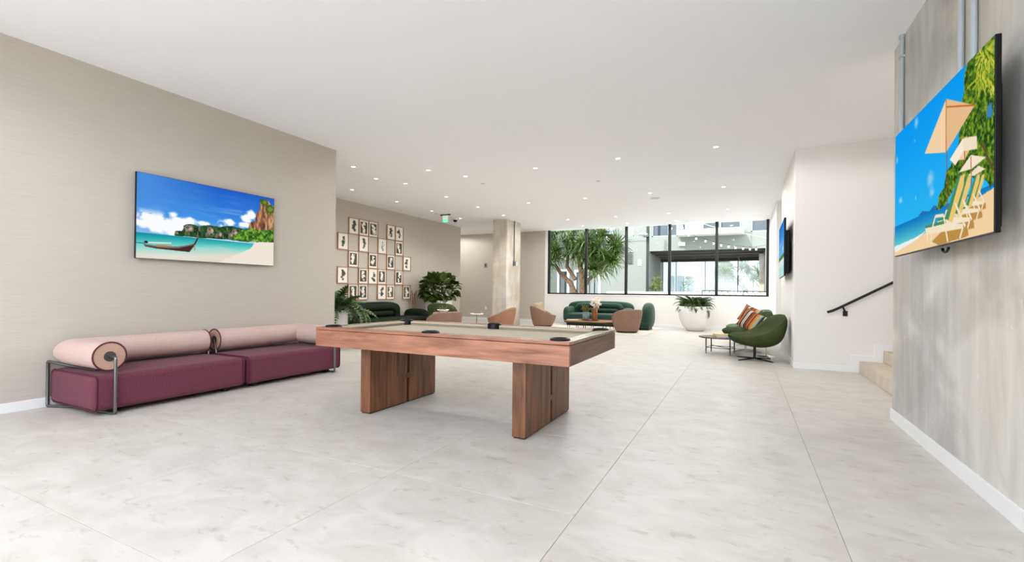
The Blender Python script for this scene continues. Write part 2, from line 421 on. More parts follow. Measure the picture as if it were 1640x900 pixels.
# white reveal slip at the window's left and the sill
tag(MB().box(WX0-.05, WX1+.02, YB-.012, YB+.012, WZ-.03, WZ).build('trim_1', m_base), 'thin white sill under the long window', 'sill', kind='structure')
def bboard(name, bm, label): tag(bm.build(name, m_base, bevel=.003), label, 'baseboard', kind='structure')
bboard('baseboard_left', MB().box(XL, XL+.012, Y0, YL+.012, 0, .092), 'white baseboard along the sofa wall')
bboard('baseboard_gallery', MB().box(XG, XG+.012, YL, YG+.012, 0, .1), 'white baseboard under the framed prints')
bboard('baseboard_back', MB().box(-12, XS, YB-.022, YB-.008, 0, .1), 'white baseboard under the long window')
bboard('baseboard_concrete', MB().box(XC-.014, XC, Y0, YC+.012, 0, .106), 'white baseboard along the concrete wall')
bboard('baseboard_right', MB().box(XS-.012, XS, YS-.012, 11.35, 0, .085).box(XS-.012, XS, 13.1, YB, 0, .085), 'white baseboard behind the green armchairs')
# stairs
st = thing('stairs', 'beige stone stairs rising behind the concrete wall', 'stairs', (0, 0, 0), kind='structure')
RX, RI, TR = 1.54, .17, .285
for k in range(10):
    x = RX+k*TR
    MB().box(x, x+TR+.03, YC+.02, YS-.014, k*RI+.0, (k+1)*RI).build('step', m_stair, st, bevel=.004)
sb = MB()
sb.prism([(XS, 0), (RX, 0), (RX, RI), (RX+TR, RI), (RX+TR, 2*RI), (RX+2*TR, 2*RI), (RX+2*TR, 3*RI), (RX+3*TR, 3*RI), (RX+3*TR, 4*RI), (RX+3*TR, 3*RI+.25),
          (RX+2*TR-.11, 3*RI+.09), (RX+2*TR-.11, 2*RI+.09), (RX+TR-.11, 2*RI+.09), (RX+TR-.11, RI+.09), (RX-.11, RI+.09), (RX-.11, .088), (XS, .088)], YS-.014, YS, 'y')
bboard('baseboard_stairs', sb, 'white stepped baseboard climbing beside the stairs')
# concrete column
cl = thing('column', 'square bare concrete column standing near the back wall', 'column', (0, 0, 0), kind='structure')
MB().box(-7.186, -6.693, 13.071, 14.081, 0, H).build('shaft', m_conc2, cl, bevel=.01)
MB().cyl((-6.672, 13.58, 2.12), (-6.672, 13.58, H), .016, n=8).build('conduit', m_steel, cl)
MB().box(-6.693, -6.63, 13.53, 13.64, 1.98, 2.13).build('junction_box', m_steel, cl, bevel=.006)
MB().box(-6.693, -6.68, 13.66, 13.82, 1.99, 2.11).build('cover_plate', m_base, cl, bevel=.004)
# conduits on the concrete wall
for y, zt, lb in ((5.145, 3.426, 'galvanised conduit pipe nearest the stairs, with a strap near the ceiling'), (3.905, 3.426, 'galvanised conduit pipe rising above the middle of the large television'), (3.72, 3.426, 'galvanised conduit pipe above the palm end of the large television')):
    t = thing('conduit', lb, 'pipe', (XC-.018, y, 2.25), group='conduits on the concrete wall')
    MB().cyl((0, 0, 0), (0, 0, zt-2.25), .017, n=10).build('pipe', m_galv, t)
    MB().box(-.021, .018, -.024, .024, zt-2.25-.2, zt-2.25-.18).build('strap', m_galv, t)
    if y > 5: MB().cyl((0, 0, zt-2.25-.03), (0, 0, zt-2.25), .024, n=10).build('coupling', m_galv, t)
# ------------------------------------------------------------------ pool table
def pool_table():
    X0, X1, Ya, Yb, ZT, ZB = -3.631, -1.101, 3.139, 4.449, .797, .62
    cx, cy = (X0+X1)/2, (Ya+Yb)/2
    t = thing('pool_table', 'walnut pool table with khaki cloth and black pockets', 'pool table', (cx, cy, 0))
    hx, hy = (X1-X0)/2, (Yb-Ya)/2
    zr = ZT-.024
    for s in (-1, 1):
        MB().box(-hx, hx, s*hy, s*(hy-.03), ZB, zr-.004).build('apron_board', m_wx, t, bevel=.002)
        MB().box(s*hx, s*(hx-.03), -hy+.03, hy-.03, ZB, zr-.004).build('apron_board', m_wy, t, bevel=.002)
        MB().box(-hx, hx, s*hy, s*(hy-.105), zr, ZT).build('rail', m_wx, t, bevel=.003)
        MB().box(s*hx, s*(hx-.105), -hy+.105, hy-.105, zr, ZT).build('rail', M('rail_end_reflection', (150, 136, 104), .25, c2=(126, 112, 84), nscale=4, stretch=(8, 1, 1)), t, bevel=.003)  # greenish beige on the end rails stands in for a reflection
    # playing bed and cushions
    bx, by = hx-.105, hy-.105
    MB().box(-bx-.04, bx+.04, -by-.04, by+.04, ZT-.075, ZT-.042).build('bed', m_cloth, t)
    def cush(p0, p1, nin):
        p0 = Vector(p0); p1 = Vector(p1); nin = Vector(nin); d = (p1-p0).normalized()
        def sec(p, e):
            return [p+Vector((0, 0, ZT-.003)), p+nin*.045+d*e+Vector((0, 0, ZT-.008)), p+nin*.048+d*e+Vector((0, 0, ZT-.018)), p+nin*.02+d*e*.5+Vector((0, 0, ZT-.044)), p+Vector((0, 0, ZT-.044))]
        a = sec(p0, .04); b = sec(p1, -.04)
        m = MB(); m.add(a+b, [(0, 1, 6, 5), (1, 2, 7, 6), (2, 3, 8, 7), (3, 4, 9, 8), (4, 3, 2, 1, 0), (5, 6, 7, 8, 9)])
        m.build('cushion', m_cloth, t)
    g = .055
    for s in (-1, 1):
        cush((-bx+g, s*by, 0), (-g, s*by, 0), (0, -s, 0)); cush((g, s*by, 0), (bx-g, s*by, 0), (0, -s, 0))
        cush((s*bx, -by+g, 0), (s*bx, by-g, 0), (-s, 0, 0))
    # pockets: rounded black caps round a dark throat
    for sx in (-1, 0, 1):
        for sy in (-1, 1):
            px = sx*(bx-.006); py = sy*(by+(-.006 if sx else .018))
            p = MB().lathe([(.05, -.07), (.05, .004), (.054, .013), (.062, .016), (.072, .012), (.077, .004), (.077, -.046)], n=24).build('pocket', m_blackp, t, loc=(px, py, ZT))
            MB().lathe([(.05, -.066), (.0, -.068)], n=24).build('pocket_bottom', m_blackp, p)
    # sights on the rails
    sm = m_mat
    for s in (-1, 1):
        for k in (1, 2, 3, 5, 6, 7):
            MB().cyl((0, 0, -.0005), (0, 0, .0008), .006, n=8).build('sight', sm, t, loc=(-bx+2*bx*k/8, s*(hy-.05), ZT))
        for k in (1, 2, 3):
            MB().cyl((0, 0, -.0005), (0, 0, .0008), .007, n=8).build('sight', M('dark_sight', (60, 50, 40), .4), t, loc=(s*(hx-.05), -by+2*by*k/4, ZT))
    # slab legs: two planks with a slot and a bridging block
    for x0, x1 in ((-3.211, -3.091), (-1.625, -1.51)):
        lg = bpy.data.objects.new('leg', None); COL.objects.link(lg); lg.parent = t
        a, b = x0-cx, x1-cx; y0, y1 = 3.294-cy, 4.312-cy; ym = .05
        MB().box(a, b, y0, ym-.019, .012, ZB).build('plank', m_wz, lg, bevel=.003)
        MB().box(a, b, ym+.019, y1, .012, ZB).build('plank', m_wz, lg, bevel=.003)
        if x0 < -3: MB().box(a-.004, b+.004, ym-.045, ym+.045, .255, .305).build('tenon_block', M('tenon_wood', (104, 62, 38), .45), lg, bevel=.002)
        else: MB().box(a-.001, b+.001, ym-.0192, ym+.0192, .20, .245).build('tenon_block', m_wz, lg)
        MB().box(a+.01, b-.01, y0+.01, y1-.01, 0, .014).build('foot', m_black, lg)
        MB().box((a+b)/2-.01, (a+b)/2+.01, ym-.02, ym+.02, .012, ZB).build('slot_shade', m_black, lg)  # black strip inside the slot stands in for its shade
    MB().box(-hx+.05, hx-.05, -hy+.05, hy-.05, ZB+.01, ZB+.03).build('slate_frame', M('underside', (70, 48, 34), .8), t)
pool_table()

# ------------------------------------------------------------------ plum sofa: two modules
def sofa_module(label, y0, y1, arm):
    """seat block between y0 and y1; the bolster runs along the wall and round the arm end"""
    xb, xf = -5.965, -5.10; zc, rr = .522, .128
    t = thing('sofa_module', label, 'sofa', (xf, (y0+y1)/2, 0), group='plum sofa modules')
    oy = (y0+y1)/2; hy = (y1-y0)/2; xw = xb-xf
    seat = MB().box(xw, 0, -hy, hy, .045, .365).build('seat', m_purple, t, bevel=.055, seg=5)
    for s in (-1, 1):
        pts = []; z0, z1, r = .05, .36, .05; xa, xe = xw+.004, -.004
        for (cxx, czz, a0) in ((xe-r, z1-r, 0), (xa+r, z1-r, 90), (xa+r, z0+r, 180), (xe-r, z0+r, 270)):
            for k in range(5):
                a = math.radians(a0+k*22.5); pts.append((cxx+r*math.cos(a), s*(hy-.018), czz+r*math.sin(a)))
        MB().tube(pts, .008, n=6, closed=True).build('piping', m_pipe, seat)
    sgn = -1 if arm == 'near' else 1
    ya = sgn*(hy-.14); ye = -sgn*(hy-.045); xbk = -5.812-xf; xcap = -.075
    bo = MB()
    n = 28
    def ring(c, fn): return [Vector(c)+Vector(fn(2*PI*k/n)) for k in range(n)]
    # arm piece: along x, mitred at the corner; back piece: along y
    A = [Vector((xcap, ya+rr*math.cos(2*PI*k/n), zc+rr*math.sin(2*PI*k/n))) for k in range(n)]
    # on the mitre plane x - xbk = -sgn*(y - ya)
    Bm = [Vector((xbk-sgn*(p.y-ya), p.y, p.z)) for p in A]
    Cc = [Vector((p.x, ye, p.z)) for p in Bm]
    f = [(k, (k+1) % n, n+(k+1) % n, n+k) for k in range(n)]
    bo.add(A+Bm, f, True); bo.add(Bm+Cc, f, True)
    b = bo.build('bolster', m_pink, t)
    def cap(c, ax):
        cm = MB(); v = [c]; 
        for k in range(n):
            a = 2*PI*k/n
            v.append(c+(Vector((0, math.cos(a), math.sin(a))) if ax == 'x' else Vector((math.cos(a), 0, math.sin(a))))*rr)
        cm.add(v, [(0, 1+k, 1+(k+1) % n) for k in range(n)]); cm.build('end_cap', m_pinkcap, b)
        MB().tube(v[1:], .007, n=6, closed=True).build('piping', m_pipe, b)
        d = Vector((.006, 0, 0)) if ax == 'x' else Vector((0, -sgn*.006, 0))
        MB().cyl(c-d*.2, c+d, .046, n=20).build('hub', m_hub, b)
    cap(Vector((xcap, ya, zc)), 'x'); cap(Vector((xbk, ye, zc)), 'y')
    # bent steel tube loop at the arm end
    xo = .03
    loop = [(xcap+.004, ya, zc), (xo-.012, ya, zc-.002), (xo-.002, ya, zc-.012), (xo, ya, zc-.03), (xo, ya, .035), (xo-.008, ya, .018), (xo-.03, ya, .012)]
    back = [(xw+.03, ya+sgn*.155, .012), (xw+.008, ya+sgn*.155, .016), (xw+.004, ya+sgn*.155, .03), (xw+.004, ya+sgn*.155, .42), (xw+.014, ya+sgn*.155, .435), (xw+.03, ya+sgn*.155, .438), (xw+.14, ya+sgn*.07, .40), (xw+.3, ya, .376), (-.3, ya, .376)]
    MB().tube(loop+[(xw+.25, ya+sgn*.06, .012)]+back, .0135, n=10).build('tube_frame', m_steel, t)
    MB().tube([(xbk, ye, zc), (xbk+.02, ye-sgn*.012, zc-.02), (xbk+.06, ye-sgn*.012, .38), (xbk+.07, ye-sgn*.01, .30)], .009, n=8).build('tube_support', m_steel, t)
    for fx in (-.12, xw+.12):
        for fy in (-hy+.16, hy-.16): MB().box(fx-.03, fx+.03, fy-.03, fy+.03, 0, .05).build('foot', m_black, t)
sofa_module('plum and blush sofa module nearest the baseboard corner, bolster wrapping its near end', 2.045, 3.435, 'near')
sofa_module('plum and blush sofa module reaching behind the pool table, bolster wrapping its far end', 3.462, 4.845, 'far')

# ------------------------------------------------------------------ televisions
def tv_body(t, wd, ht, th=.03, back=.06):
    """local: screen faces +x, width along y, centre at origin"""
    MB().box(-th, 0, -wd/2, wd/2, -ht/2, ht/2).build('bezel', m_blackp, t, bevel=.003)
    MB().box(-th-back, -th, -wd*.42, wd*.42, -ht*.46, ht*.3).build('rear_housing', m_blackp, t, bevel=.012)
def paint_bay():
    w, h = 420, 236; p = Paint(w, h); U, V = p.U, p.V
    def q(x, y):
        t = (x-90)/1104.; top = 72+220*t; bot = 768+59*t; u = (t*.775)/((1-t)+t*.775); return (u, (y-top)/(bot-top))
    top = np.array([30, 92, 196])/255; mid = np.array([58, 140, 226])/255; low = np.array([176, 214, 242])/255
    k = np.clip(V/.45, 0, 1)[..., None]; k2 = np.clip((V-.45)/.25, 0, 1)[..., None]
    p.c = (top*(1-k)+mid*k)*(1-k2)+low*k2
    p.mix(np.clip(.8-U*1.5, 0, .7)*(1-V*.5), (90, 156, 226))
    st = fbm(h, w, 3, 22, 3); d = fbm(h, w, 5, 4, 4)
    p.mix(np.clip((st-.44)*3.2, 0, 1)*np.clip(d*1.6-.5, 0, 1)*np.clip(1-abs(V-.38)/.34, 0, 1)*.8, (226, 238, 250))
    cn = fbm(h, w, 9, 7, 8, 5)
    p.mix(np.clip((cn-.50+.34*np.clip(1-abs(V-.585)/.13, 0, 1)*np.clip(1.3-abs(U-.2)*2.2, 0, 1)-.12)*7, 0, 1)*(V < .71)*np.clip((V-.40)*12, 0, 1), (250, 251, 253))
    for (x, y, ru, rv) in ((190, 440, .06, .055), (150, 500, .07, .05), (385, 420, .035, .04), (440, 470, .1, .06), (520, 465, .05, .05), (840, 480, .06, .05), (620, 490, .07, .035), (975, 450, .05, .07), (1010, 420, .05, .08), (960, 500, .07, .05)):
        u, v = q(x, y); p.ell(u, v, ru, rv, (250, 251, 254), .5, .9, int(x))
    # sea and beach
    sea = V > .70; shal = np.clip((V-.70)/.24+(U-.35)*.30, 0, 1)
    c0 = np.array([18, 150, 160])/255; c1 = np.array([120, 214, 206])/255; c2 = np.array([226, 226, 214])/255
    s1 = np.clip(shal*2, 0, 1)[..., None]; s2 = np.clip(shal*2-1, 0, 1)[..., None]
    col = (c0*(1-s1)+c1*s1)*(1-s2)+c2*s2
    p.mix(sea*1., col)
    p.mix(np.clip((V-.74-.16*(1-np.clip((U-.1)/.75, 0, 1)))*5+(fbm(h, w, 4, 16, 5)-.5)*1.6, 0, 1)*sea, (224, 214, 200))
    p.poly([q(1040, 640), q(1200, 640), q(1200, 830), q(740, 806), q(880, 745), q(1010, 690)], (238, 228, 214), .02, 6)
    # islands, cliffs, trees
    tx = fbm(h, w, 60, 40, 12, 3); ty = fbm(h, w, 70, 12, 14, 4)
    hill = p.poly([q(392, 582), q(415, 548), q(455, 552), q(470, 510), q(520, 494), q(565, 506), q(600, 515), q(640, 505), q(700, 506), q(760, 515), q(800, 512), q(870, 512), q(930, 530), q(1000, 540), q(1000, 640), q(820, 618), q(640, 608), q(400, 588)], (40, 74, 44), .02, 21)
    p.mix(hill*np.clip((tx-.5)*6, 0, 1), (22, 48, 30)); p.mix(hill*np.clip((.44-tx)*6, 0, 1), (74, 110, 58)); p.mix(hill*np.clip((ty-.53)*9, 0, 1)*np.clip(1.3-abs(V-.60)*14, 0, 1), (150, 134, 120))
    for (x, y, ru, rv) in ((515, 530, .036, .045), (690, 545, .022, .05), (760, 575, .02, .045), (880, 560, .03, .05), (850, 580, .018, .03), (415, 566, .012, .02)):
        u, v = q(x, y); p.ell(u, v, ru, rv, (150, 128, 112), .4, .8, int(x)+1); p.ell(u+.008, v+.006, ru*.5, rv*.6, (196, 176, 156), .5, .9, int(x)+2); p.ell(u-.01, v-.01, ru*.4, rv*.4, (90, 86, 84), .5, 1., int(x)+3)
    cl = p.poly([q(995, 500), q(1010, 474), q(1045, 470), q(1050, 400), q(1075, 390), q(1080, 310), q(1110, 293), q(1150, 310), q(1170, 345), q(1200, 350), q(1200, 560), q(990, 545)], (148, 96, 70), .014, 31)
    p.mix(cl*np.clip((ty-.48)*5, 0, 1), (206, 158, 120)); p.mix(cl*np.clip((.44-ty)*6, 0, 1), (92, 62, 52))
    for (x, y, ru, rv) in ((1115, 320, .045, .055), (1165, 375, .05, .07), (1150, 410, .02, .03)):
        u, v = q(x, y); p.ell(u, v, ru, rv, (62, 92, 34), .4, .9, int(x)+5); p.ell(u, v, ru*.6, rv*.6, (112, 138, 48), .6, 1.2, int(x)+6)
    bu = p.poly([q(850, 610), q(880, 580), q(930, 545), q(1000, 525), q(1080, 545), q(1130, 540), q(1200, 535), q(1200, 642), q(1000, 632), q(860, 618)], (70, 122, 40), .03, 41)
    p.mix(bu*np.clip((tx-.46)*5, 0, 1), (132, 176, 62)); p.mix(bu*np.clip((.44-tx)*6, 0, 1), (32, 74, 26))
    # long-tail boat
    p.poly([q(150, 655), q(240, 668), q(340, 676), q(430, 676), q(510, 664), q(555, 652), q(580, 604), q(592, 606), q(568, 658), q(520, 720), q(400, 708), q(250, 692), q(165, 676)], (74, 40, 34))
    p.poly([q(150, 655), q(240, 668), q(340, 676), q(430, 676), q(510, 664), q(555, 652), q(545, 664), q(430, 690), q(340, 690), q(240, 680), q(160, 668)], (120, 104, 98))
    p.poly([q(190, 640), q(300, 643), q(375, 645), q(375, 652), q(300, 652), q(190, 648)], (240, 236, 228))
    p.poly([q(255, 660), q(380, 668), q(380, 680), q(255, 676)], (176, 140, 84))
    u, v = q(172, 640); p.ell(u, v, .013, .018, (40, 34, 34), .3); p.line(q(92, 645), q(160, 650), .004, (40, 50, 56)); p.line(q(560, 660), q(562, 706), .006, (170, 140, 90))
    return p
def paint_loungers():
    w, h = 420, 236; p = Paint(w, h); U, V = p.U, p.V
    def q(x, y):
        t = (x-78)/364.; top = 415-370*t; bot = 855-90*t; u = t/((1-t)*.611+t); return (u, (y-top)/(bot-top))
    k = np.clip(V/.75, 0, 1)[..., None]
    p.c = np.array([0, 150, 238])/255*(1-k)+np.array([40, 178, 240])/255*k
    cn = fbm(h, w, 7, 6, 3)
    for (x, y, ru, rv) in ((155, 365, .035, .055), (150, 430, .01, .015), (210, 570, .045, .07), (215, 620, .03, .05), (100, 650, .04, .035), (85, 500, .02, .04), (155, 640, .01, .02)):
        u, v = q(x, y); p.ell(u, v, ru, rv, (160, 206, 240), .8, .9, int(x), .85)
    # sea, far hill
    p.poly([q(165, 706), q(180, 688), q(205, 690), q(222, 668), q(240, 672), q(255, 690), q(250, 700)], (40, 108, 168))
    sv = np.clip((V-.755)/.2, 0, 1)[..., None]
    p.mix((V > .755)*1., np.array([6, 118, 190])/255*(1-sv)+np.array([120, 222, 214])/255*sv)
    p.poly([q(78, 835), q(140, 800), q(190, 770), q(260, 720), q(300, 690), q(450, 600), q(450, 775), q(78, 860)], (240, 206, 160), .015, 4)
    p.poly([q(78, 820), q(150, 788), q(200, 758), q(150, 800), q(78, 842)], (232, 240, 236), .01, 5)
    # trees
    tx = fbm(h, w, 84, 50, 12, 3)
    tr = p.poly([q(340, 150), q(352, 140), q(380, 95), q(440, 40), q(460, 560), q(430, 600), q(392, 560), q(350, 570), q(300, 600), q(262, 670), q(232, 690), q(240, 640), q(258, 600), q(268, 545), q(310, 470), q(312, 420), q(330, 360), q(322, 300), q(333, 240), q(330, 190)], (66, 104, 28), .03, 13)
    p.mix(tr*np.clip((tx-.5)*5, 0, 1), (128, 160, 38)); p.mix(tr*np.clip((.45-tx)*6, 0, 1), (26, 60, 16))
    for (x, y, ru, rv, c) in ((400, 130, .08, .05, (190, 196, 60)), (395, 200, .05, .06, (150, 172, 44)), (425, 170, .05, .08, (120, 150, 36)), (425, 320, .02, .04, (60, 130, 190))):
        u, v = q(x, y); p.ell(u, v, ru, rv, c, .6, 1.6, int(x))
    rp = random.Random(8)
    for cx_, cy_, n_ in ((408, 110, 70), (432, 190, 50), (400, 190, 40)):
        for k in range(n_):
            a = rp.uniform(.2, 2.9); l = rp.uniform(30, 90); ex = cx_+math.cos(a)*l*.5+rp.uniform(-25, 25); c_ = rp.choice(((176, 186, 52), (120, 150, 34), (70, 104, 24), (206, 206, 84)))
            p.line(q(min(cx_+rp.uniform(-28, 24), 440), cy_+rp.uniform(-16, 10)), q(min(ex, 441), cy_+math.sin(a)*l), .0045, c_)
    p.line(q(395, 440), q(440, 540), .008, (104, 74, 50))
    # umbrellas
    def umb(ap, L, R, pole, mid):
        p.line(q(*ap), q(*pole), .006, (140, 70, 36))
        p.poly([q(*ap), q(*R), q(*mid), q(*L)], (240, 208, 164))
        p.poly([q(*ap), q(*R), q(*mid)], (228, 186, 138)); 
        p.line(q(*ap), q(*mid), .006, (176, 92, 46)); p.line((q(*ap)[0], q(*ap)[1]+.05), q(*R), .005, (196, 104, 44))
    umb((265, 278), (187, 478), (370, 302), (272, 690), (266, 474))
    umb((330, 420), (280, 505), (378, 415), (330, 545), (335, 500)); p.poly([q(326, 425), q(378, 415), q(380, 462), q(330, 470)], (238, 222, 196)); p.poly([q(326, 425), q(330, 470), q(300, 522), q(280, 500)], (246, 232, 210))
    p.poly([q(357, 484), q(412, 492), q(360, 535), q(313, 548)], (242, 226, 200)); p.poly([q(385, 523), q(410, 535), q(370, 560), q(345, 560)], (240, 222, 196)); p.line(q(357, 490), q(360, 610), .005, (150, 80, 40))
    # sun loungers
    ylw = (232, 196, 112); wht = (240, 226, 196); gr = (70, 140, 96); sh = (186, 140, 70)
    def lounger(dx, dy, s):
        def r(x, y): return q(260+dx+(x-260)*s, 700+dy+(y-700)*s)
        p.poly([r(215, 800), r(250, 765), r(345, 745), r(350, 780), r(240, 815)], sh, .01, 3)
        p.poly([r(190, 752), r(265, 735), r(330, 735), r(330, 752), r(196, 775)], wht); p.poly([r(192, 742), r(265, 722), r(268, 734), r(192, 752)], gr)
        p.poly([r(268, 720), r(320, 560), r(336, 552), r(330, 600), r(290, 730)], ylw); p.poly([r(262, 716), r(312, 560), r(322, 552), r(276, 722)], gr)
        for a, b in (((215, 755), (212, 810)), ((262, 735), (274, 800)), ((330, 745), (318, 790)), ((215, 758), (228, 708)), ((228, 708), (258, 704)), ((258, 704), (268, 760)), ((300, 660), (338, 745)), ((196, 770), (200, 800))): p.line(r(*a), r(*b), .010*s, wht)
    lounger(105, -65, .55); lounger(78, -45, .7); lounger(35, -18, .85); lounger(0, 0, 1.)
    return p
def paint_plain():
    p = Paint(70, 40); V = p.V; k = np.clip(V/.55, 0, 1)[..., None]
    p.c = np.array([20, 110, 205])/255*(1-k)+np.array([110, 180, 235])/255*k
    p.mix(np.clip((fbm(40, 70, 5, 6, 2)-.45)*4, 0, 1)*np.clip((V-.3)*4, 0, 1)*(V < .66), (235, 242, 250))
    p.mix((V > .66)*1., (214, 232, 230)); p.mix((V > .8)*.7, (170, 222, 220)); p.mix(((V > .61) & (V < .68))*1., (86, 124, 70))
    return p
t = thing('television', 'wall television showing a longtail boat in a turquoise bay', 'television', (XL+.06, 3.549, 1.946), group='wall televisions')
tv_body(t, 1.664, .946, back=.025)
print_mesh('screen', paint_bay(), (.001, -.828, .469), (0, 1.656, 0), (0, 0, -.938), m_screen, t)
t = thing('television', 'large television on the concrete wall showing beach umbrellas and loungers', 'television', (1.092, 3.915, 1.95), PI, group='wall televisions')
tv_body(t, 1.672, .972, .025, .055)
print_mesh('screen', paint_loungers(), (.001, -.832, .482), (0, 1.664, 0), (0, 0, -.962), m_screen, t)
MB().box(-.15, -.08, -.25, .25, -.2, .2).build('wall_bracket', m_black, t)
MB().tube([(-.06, .02+.05*math.cos(a), -.49-.028*math.sin(a)) for a in [k*PI/8 for k in range(9)]], .008, n=8).build('pull_cord', m_black, t)
t = thing('television', 'television on the white wall over the green armchairs showing sky and sand', 'television', (.597, 9.58, 1.925), PI-.018, group='wall televisions')
tv_body(t, 1.66, .945)
print_mesh('screen', paint_plain(), (.001, -.825, .468), (0, 1.65, 0), (0, 0, -.936), m_screen, t)
MB().box(-.10, -.08, -.25, .25, -.2, .2).build('wall_bracket', m_black, t)
# handrail
t = thing('handrail', 'black metal handrail climbing the white stair wall', 'handrail', (1.13, YS-.07, .886))
sl = .17/.285
MB().tube([(0, 0, 0), (.07, 0, .026), (.15, 0, .07), (2.4, 0, .07+2.25*sl)], .019, n=10).build('rail', m_black, t)
for bx in (.19, 1.5):
    zc = .07+(bx-.15)*sl
    MB().tube([(bx, 0, zc), (bx+.03, .01, zc-.07), (bx+.045, .065, zc-.11)], .013, n=8).build('bracket', m_black, t)
    MB().box(bx+.015, bx+.075, .06, .07, zc-.15, zc-.07).build('bracket_plate', m_black, t)
# ------------------------------------------------------------------ framed prints on the gallery wall
def paint_art(dark, seed, kind):
    w, h = 22, 30; p = Paint(w, h); rs = random.Random(seed)
    ink = (74, 72, 58) if kind != 'g' else (150, 156, 162); pap = (238, 234, 226)
    if seed in (21,): ink = (96, 84, 48)
    a, b = (ink, pap) if dark else (pap, ink)
    p.c[:] = np.array(pap)/255
    p.poly([(.1, .08), (.9, .08), (.9, .92), (.1, .92)], a)
    x = .5+rs.uniform(-.06, .06)
    for k in range(5):
        v = .22+.14*k; s = rs.uniform(.14, .3); o = rs.uniform(-.12, .12)
        n = rs.randint(4, 7); a0 = rs.uniform(0, 6)
        p.poly([(x+o+s*rs.uniform(.5, 1.1)*math.cos(a0+2*PI*i/n), v+s*.55*rs.uniform(.5, 1.2)*math.sin(a0+2*PI*i/n)) for i in range(n)], b)
    for k in range(3):
        u, v = rs.uniform(.25, .75), rs.uniform(.2, .8); p.line((u, v), (u+rs.uniform(-.2, .2), v+rs.uniform(-.2, .2)), .025, a if k else b)
    p.mix((abs(p.U-.5) > .42)*1., pap); p.mix((abs(p.V-.5) > .44)*1., pap)
    return p
ART = {0: [(1, 0, 'dark leaf sprig on white'), (2, 1, 'white bottle shape on dark'), (3, 1, 'thin white figure on dark'), (5, 0, 'dark branching shapes on white'), (6, 0, 'white torso shape on dark stripes')],
       1: [(0, 0, 'two dark figures on white'), (2, 0, 'dark stacked shapes on white'), (4, 2, 'pale grey ground and white shape'), (6, 1, 'white bird shape on dark')],
       2: [(1, 1, 'white hourglass shape on dark'), (3, 1, 'white winged shape on dark'), (5, 1, 'white seated shape on dark'), (7, 0, 'dark scribbled figure on white')],
       3: [(0, 0, 'grey vessel on white'), (2, 1, 'white arches on dark'), (3, 0, 'dark wedge figure on white'), (4, 1, 'white mask shape on dark'), (6, 1, 'white jug shape on dark')],
       4: [(1, 1, 'white dress shape on dark'), (2, 1, 'white jagged shape on dark'), (4, 0, 'dark bars on white'), (5, 1, 'white peaks on olive'), (7, 1, 'white vase on dark')]}
ROWN = ['top row', 'second row', 'middle row', 'fourth row', 'bottom row']
seed = 0
fr_me = None
for r in range(5):
    for (c, dk, ds) in ART[r]:
        yc = 8.476+.3575*(c+.5); zc = 3.015-.427*(r+.5)
        t = thing('framed_print', f'oak framed print with {ds}, {ROWN[r]} of the grid', 'picture', (XG+.002, yc, zc), group='framed prints on the beige wall')
        hw, hh, d = .176, .211, .036
        if fr_me is None:
            f0 = MB().box(0, d, -hw, -hw+.014, -hh, hh).box(0, d, hw-.014, hw, -hh, hh).box(0, d, -hw+.014, hw-.014, hh-.014, hh).box(0, d, -hw+.014, hw-.014, -hh, -hh+.014).build('frame', m_oak, t)
            b0 = MB().box(.004, .018, -hw+.014, hw-.014, -hh+.014, hh-.014).build('mat_board', m_mat, t); fr_me = (f0, b0)
        else:
            for o in fr_me: dup(o, parent=t)
        print_mesh('print', paint_art(dk == 1, seed, 'g' if dk == 2 else 'd'), (.0195, -hw+.034, hh-.036), (0, 2*hw-.068, 0), (0, 0, -2*hh+.072), m_print, t)
        seed += 1

# ------------------------------------------------------------------ ceiling fittings
m_lens = M('lamp_lens', (255, 252, 245), .5, emit=9.)
m_trim = M('lamp_trim', (235, 235, 235), .5)
def lamp_data(name, watts, col):
    d = bpy.data.lights.new(name, 'SPOT'); d.energy = watts; d.spot_size = math.radians(176); d.spot_blend = .25; d.shadow_soft_size = .05; d.color = col; return d
lamp_spot = lamp_data('narrow_warm_lamp', LAMP_FAR, (1, .975, .93)); lamp_spot.spot_size = math.radians(112); lamp_spot.spot_blend = .7
lamp_far = lamp_data('warm_lamp', LAMP_FAR, (.985, .985, .975)); lamp_near = lamp_data('near_fill_lamp', LAMP_NEAR, (.87, .955, 1.12))
LX = [-8.0, -6.47, -4.965, -3.455, -1.925, -.4]; LY = [7.87, 9.4, 10.9, 12.4, 13.9, 15.42]
spots = [(0, 0), (1, 0), (2, 0), (3, 0), (4, 0), (5, 0), (0, 1), (1, 1), (0, 2), (1, 2), (2, 2), (3, 2), (4, 2), (5, 2), (0, 3), (1, 3), (2, 4), (3, 4), (4, 4), (5, 4), (2, 5), (3, 5), (4, 5), (5, 5)]
ORD = ['first', 'second', 'third', 'fourth', 'fifth', 'sixth']
LP = [(LX[i], LY[j], f'small recessed ceiling downlight, {ORD[j]} row from the pool table, {ORD[i]} out from the prints') for i, j in spots]
LP += [(-6.484, 6.405, 'small recessed ceiling downlight just past the corner of the sofa wall'), (-5.357, 7.178, 'small recessed ceiling downlight alone between the sofa wall corner and the first row'), (-6.749, 7.282, 'faint small ceiling downlight behind the sofa wall corner')]
LP += [(-10.4, 15.2, 'unseen downlight added to brighten the nook past the prints'), (-10.0, 14.75, 'unseen nook downlight added just round the end of the print wall'), (2.0, 6.3, 'unseen downlight added over the stairs to brighten the stair wall')]  # unseen lamps added to brighten the nook and the stair wall
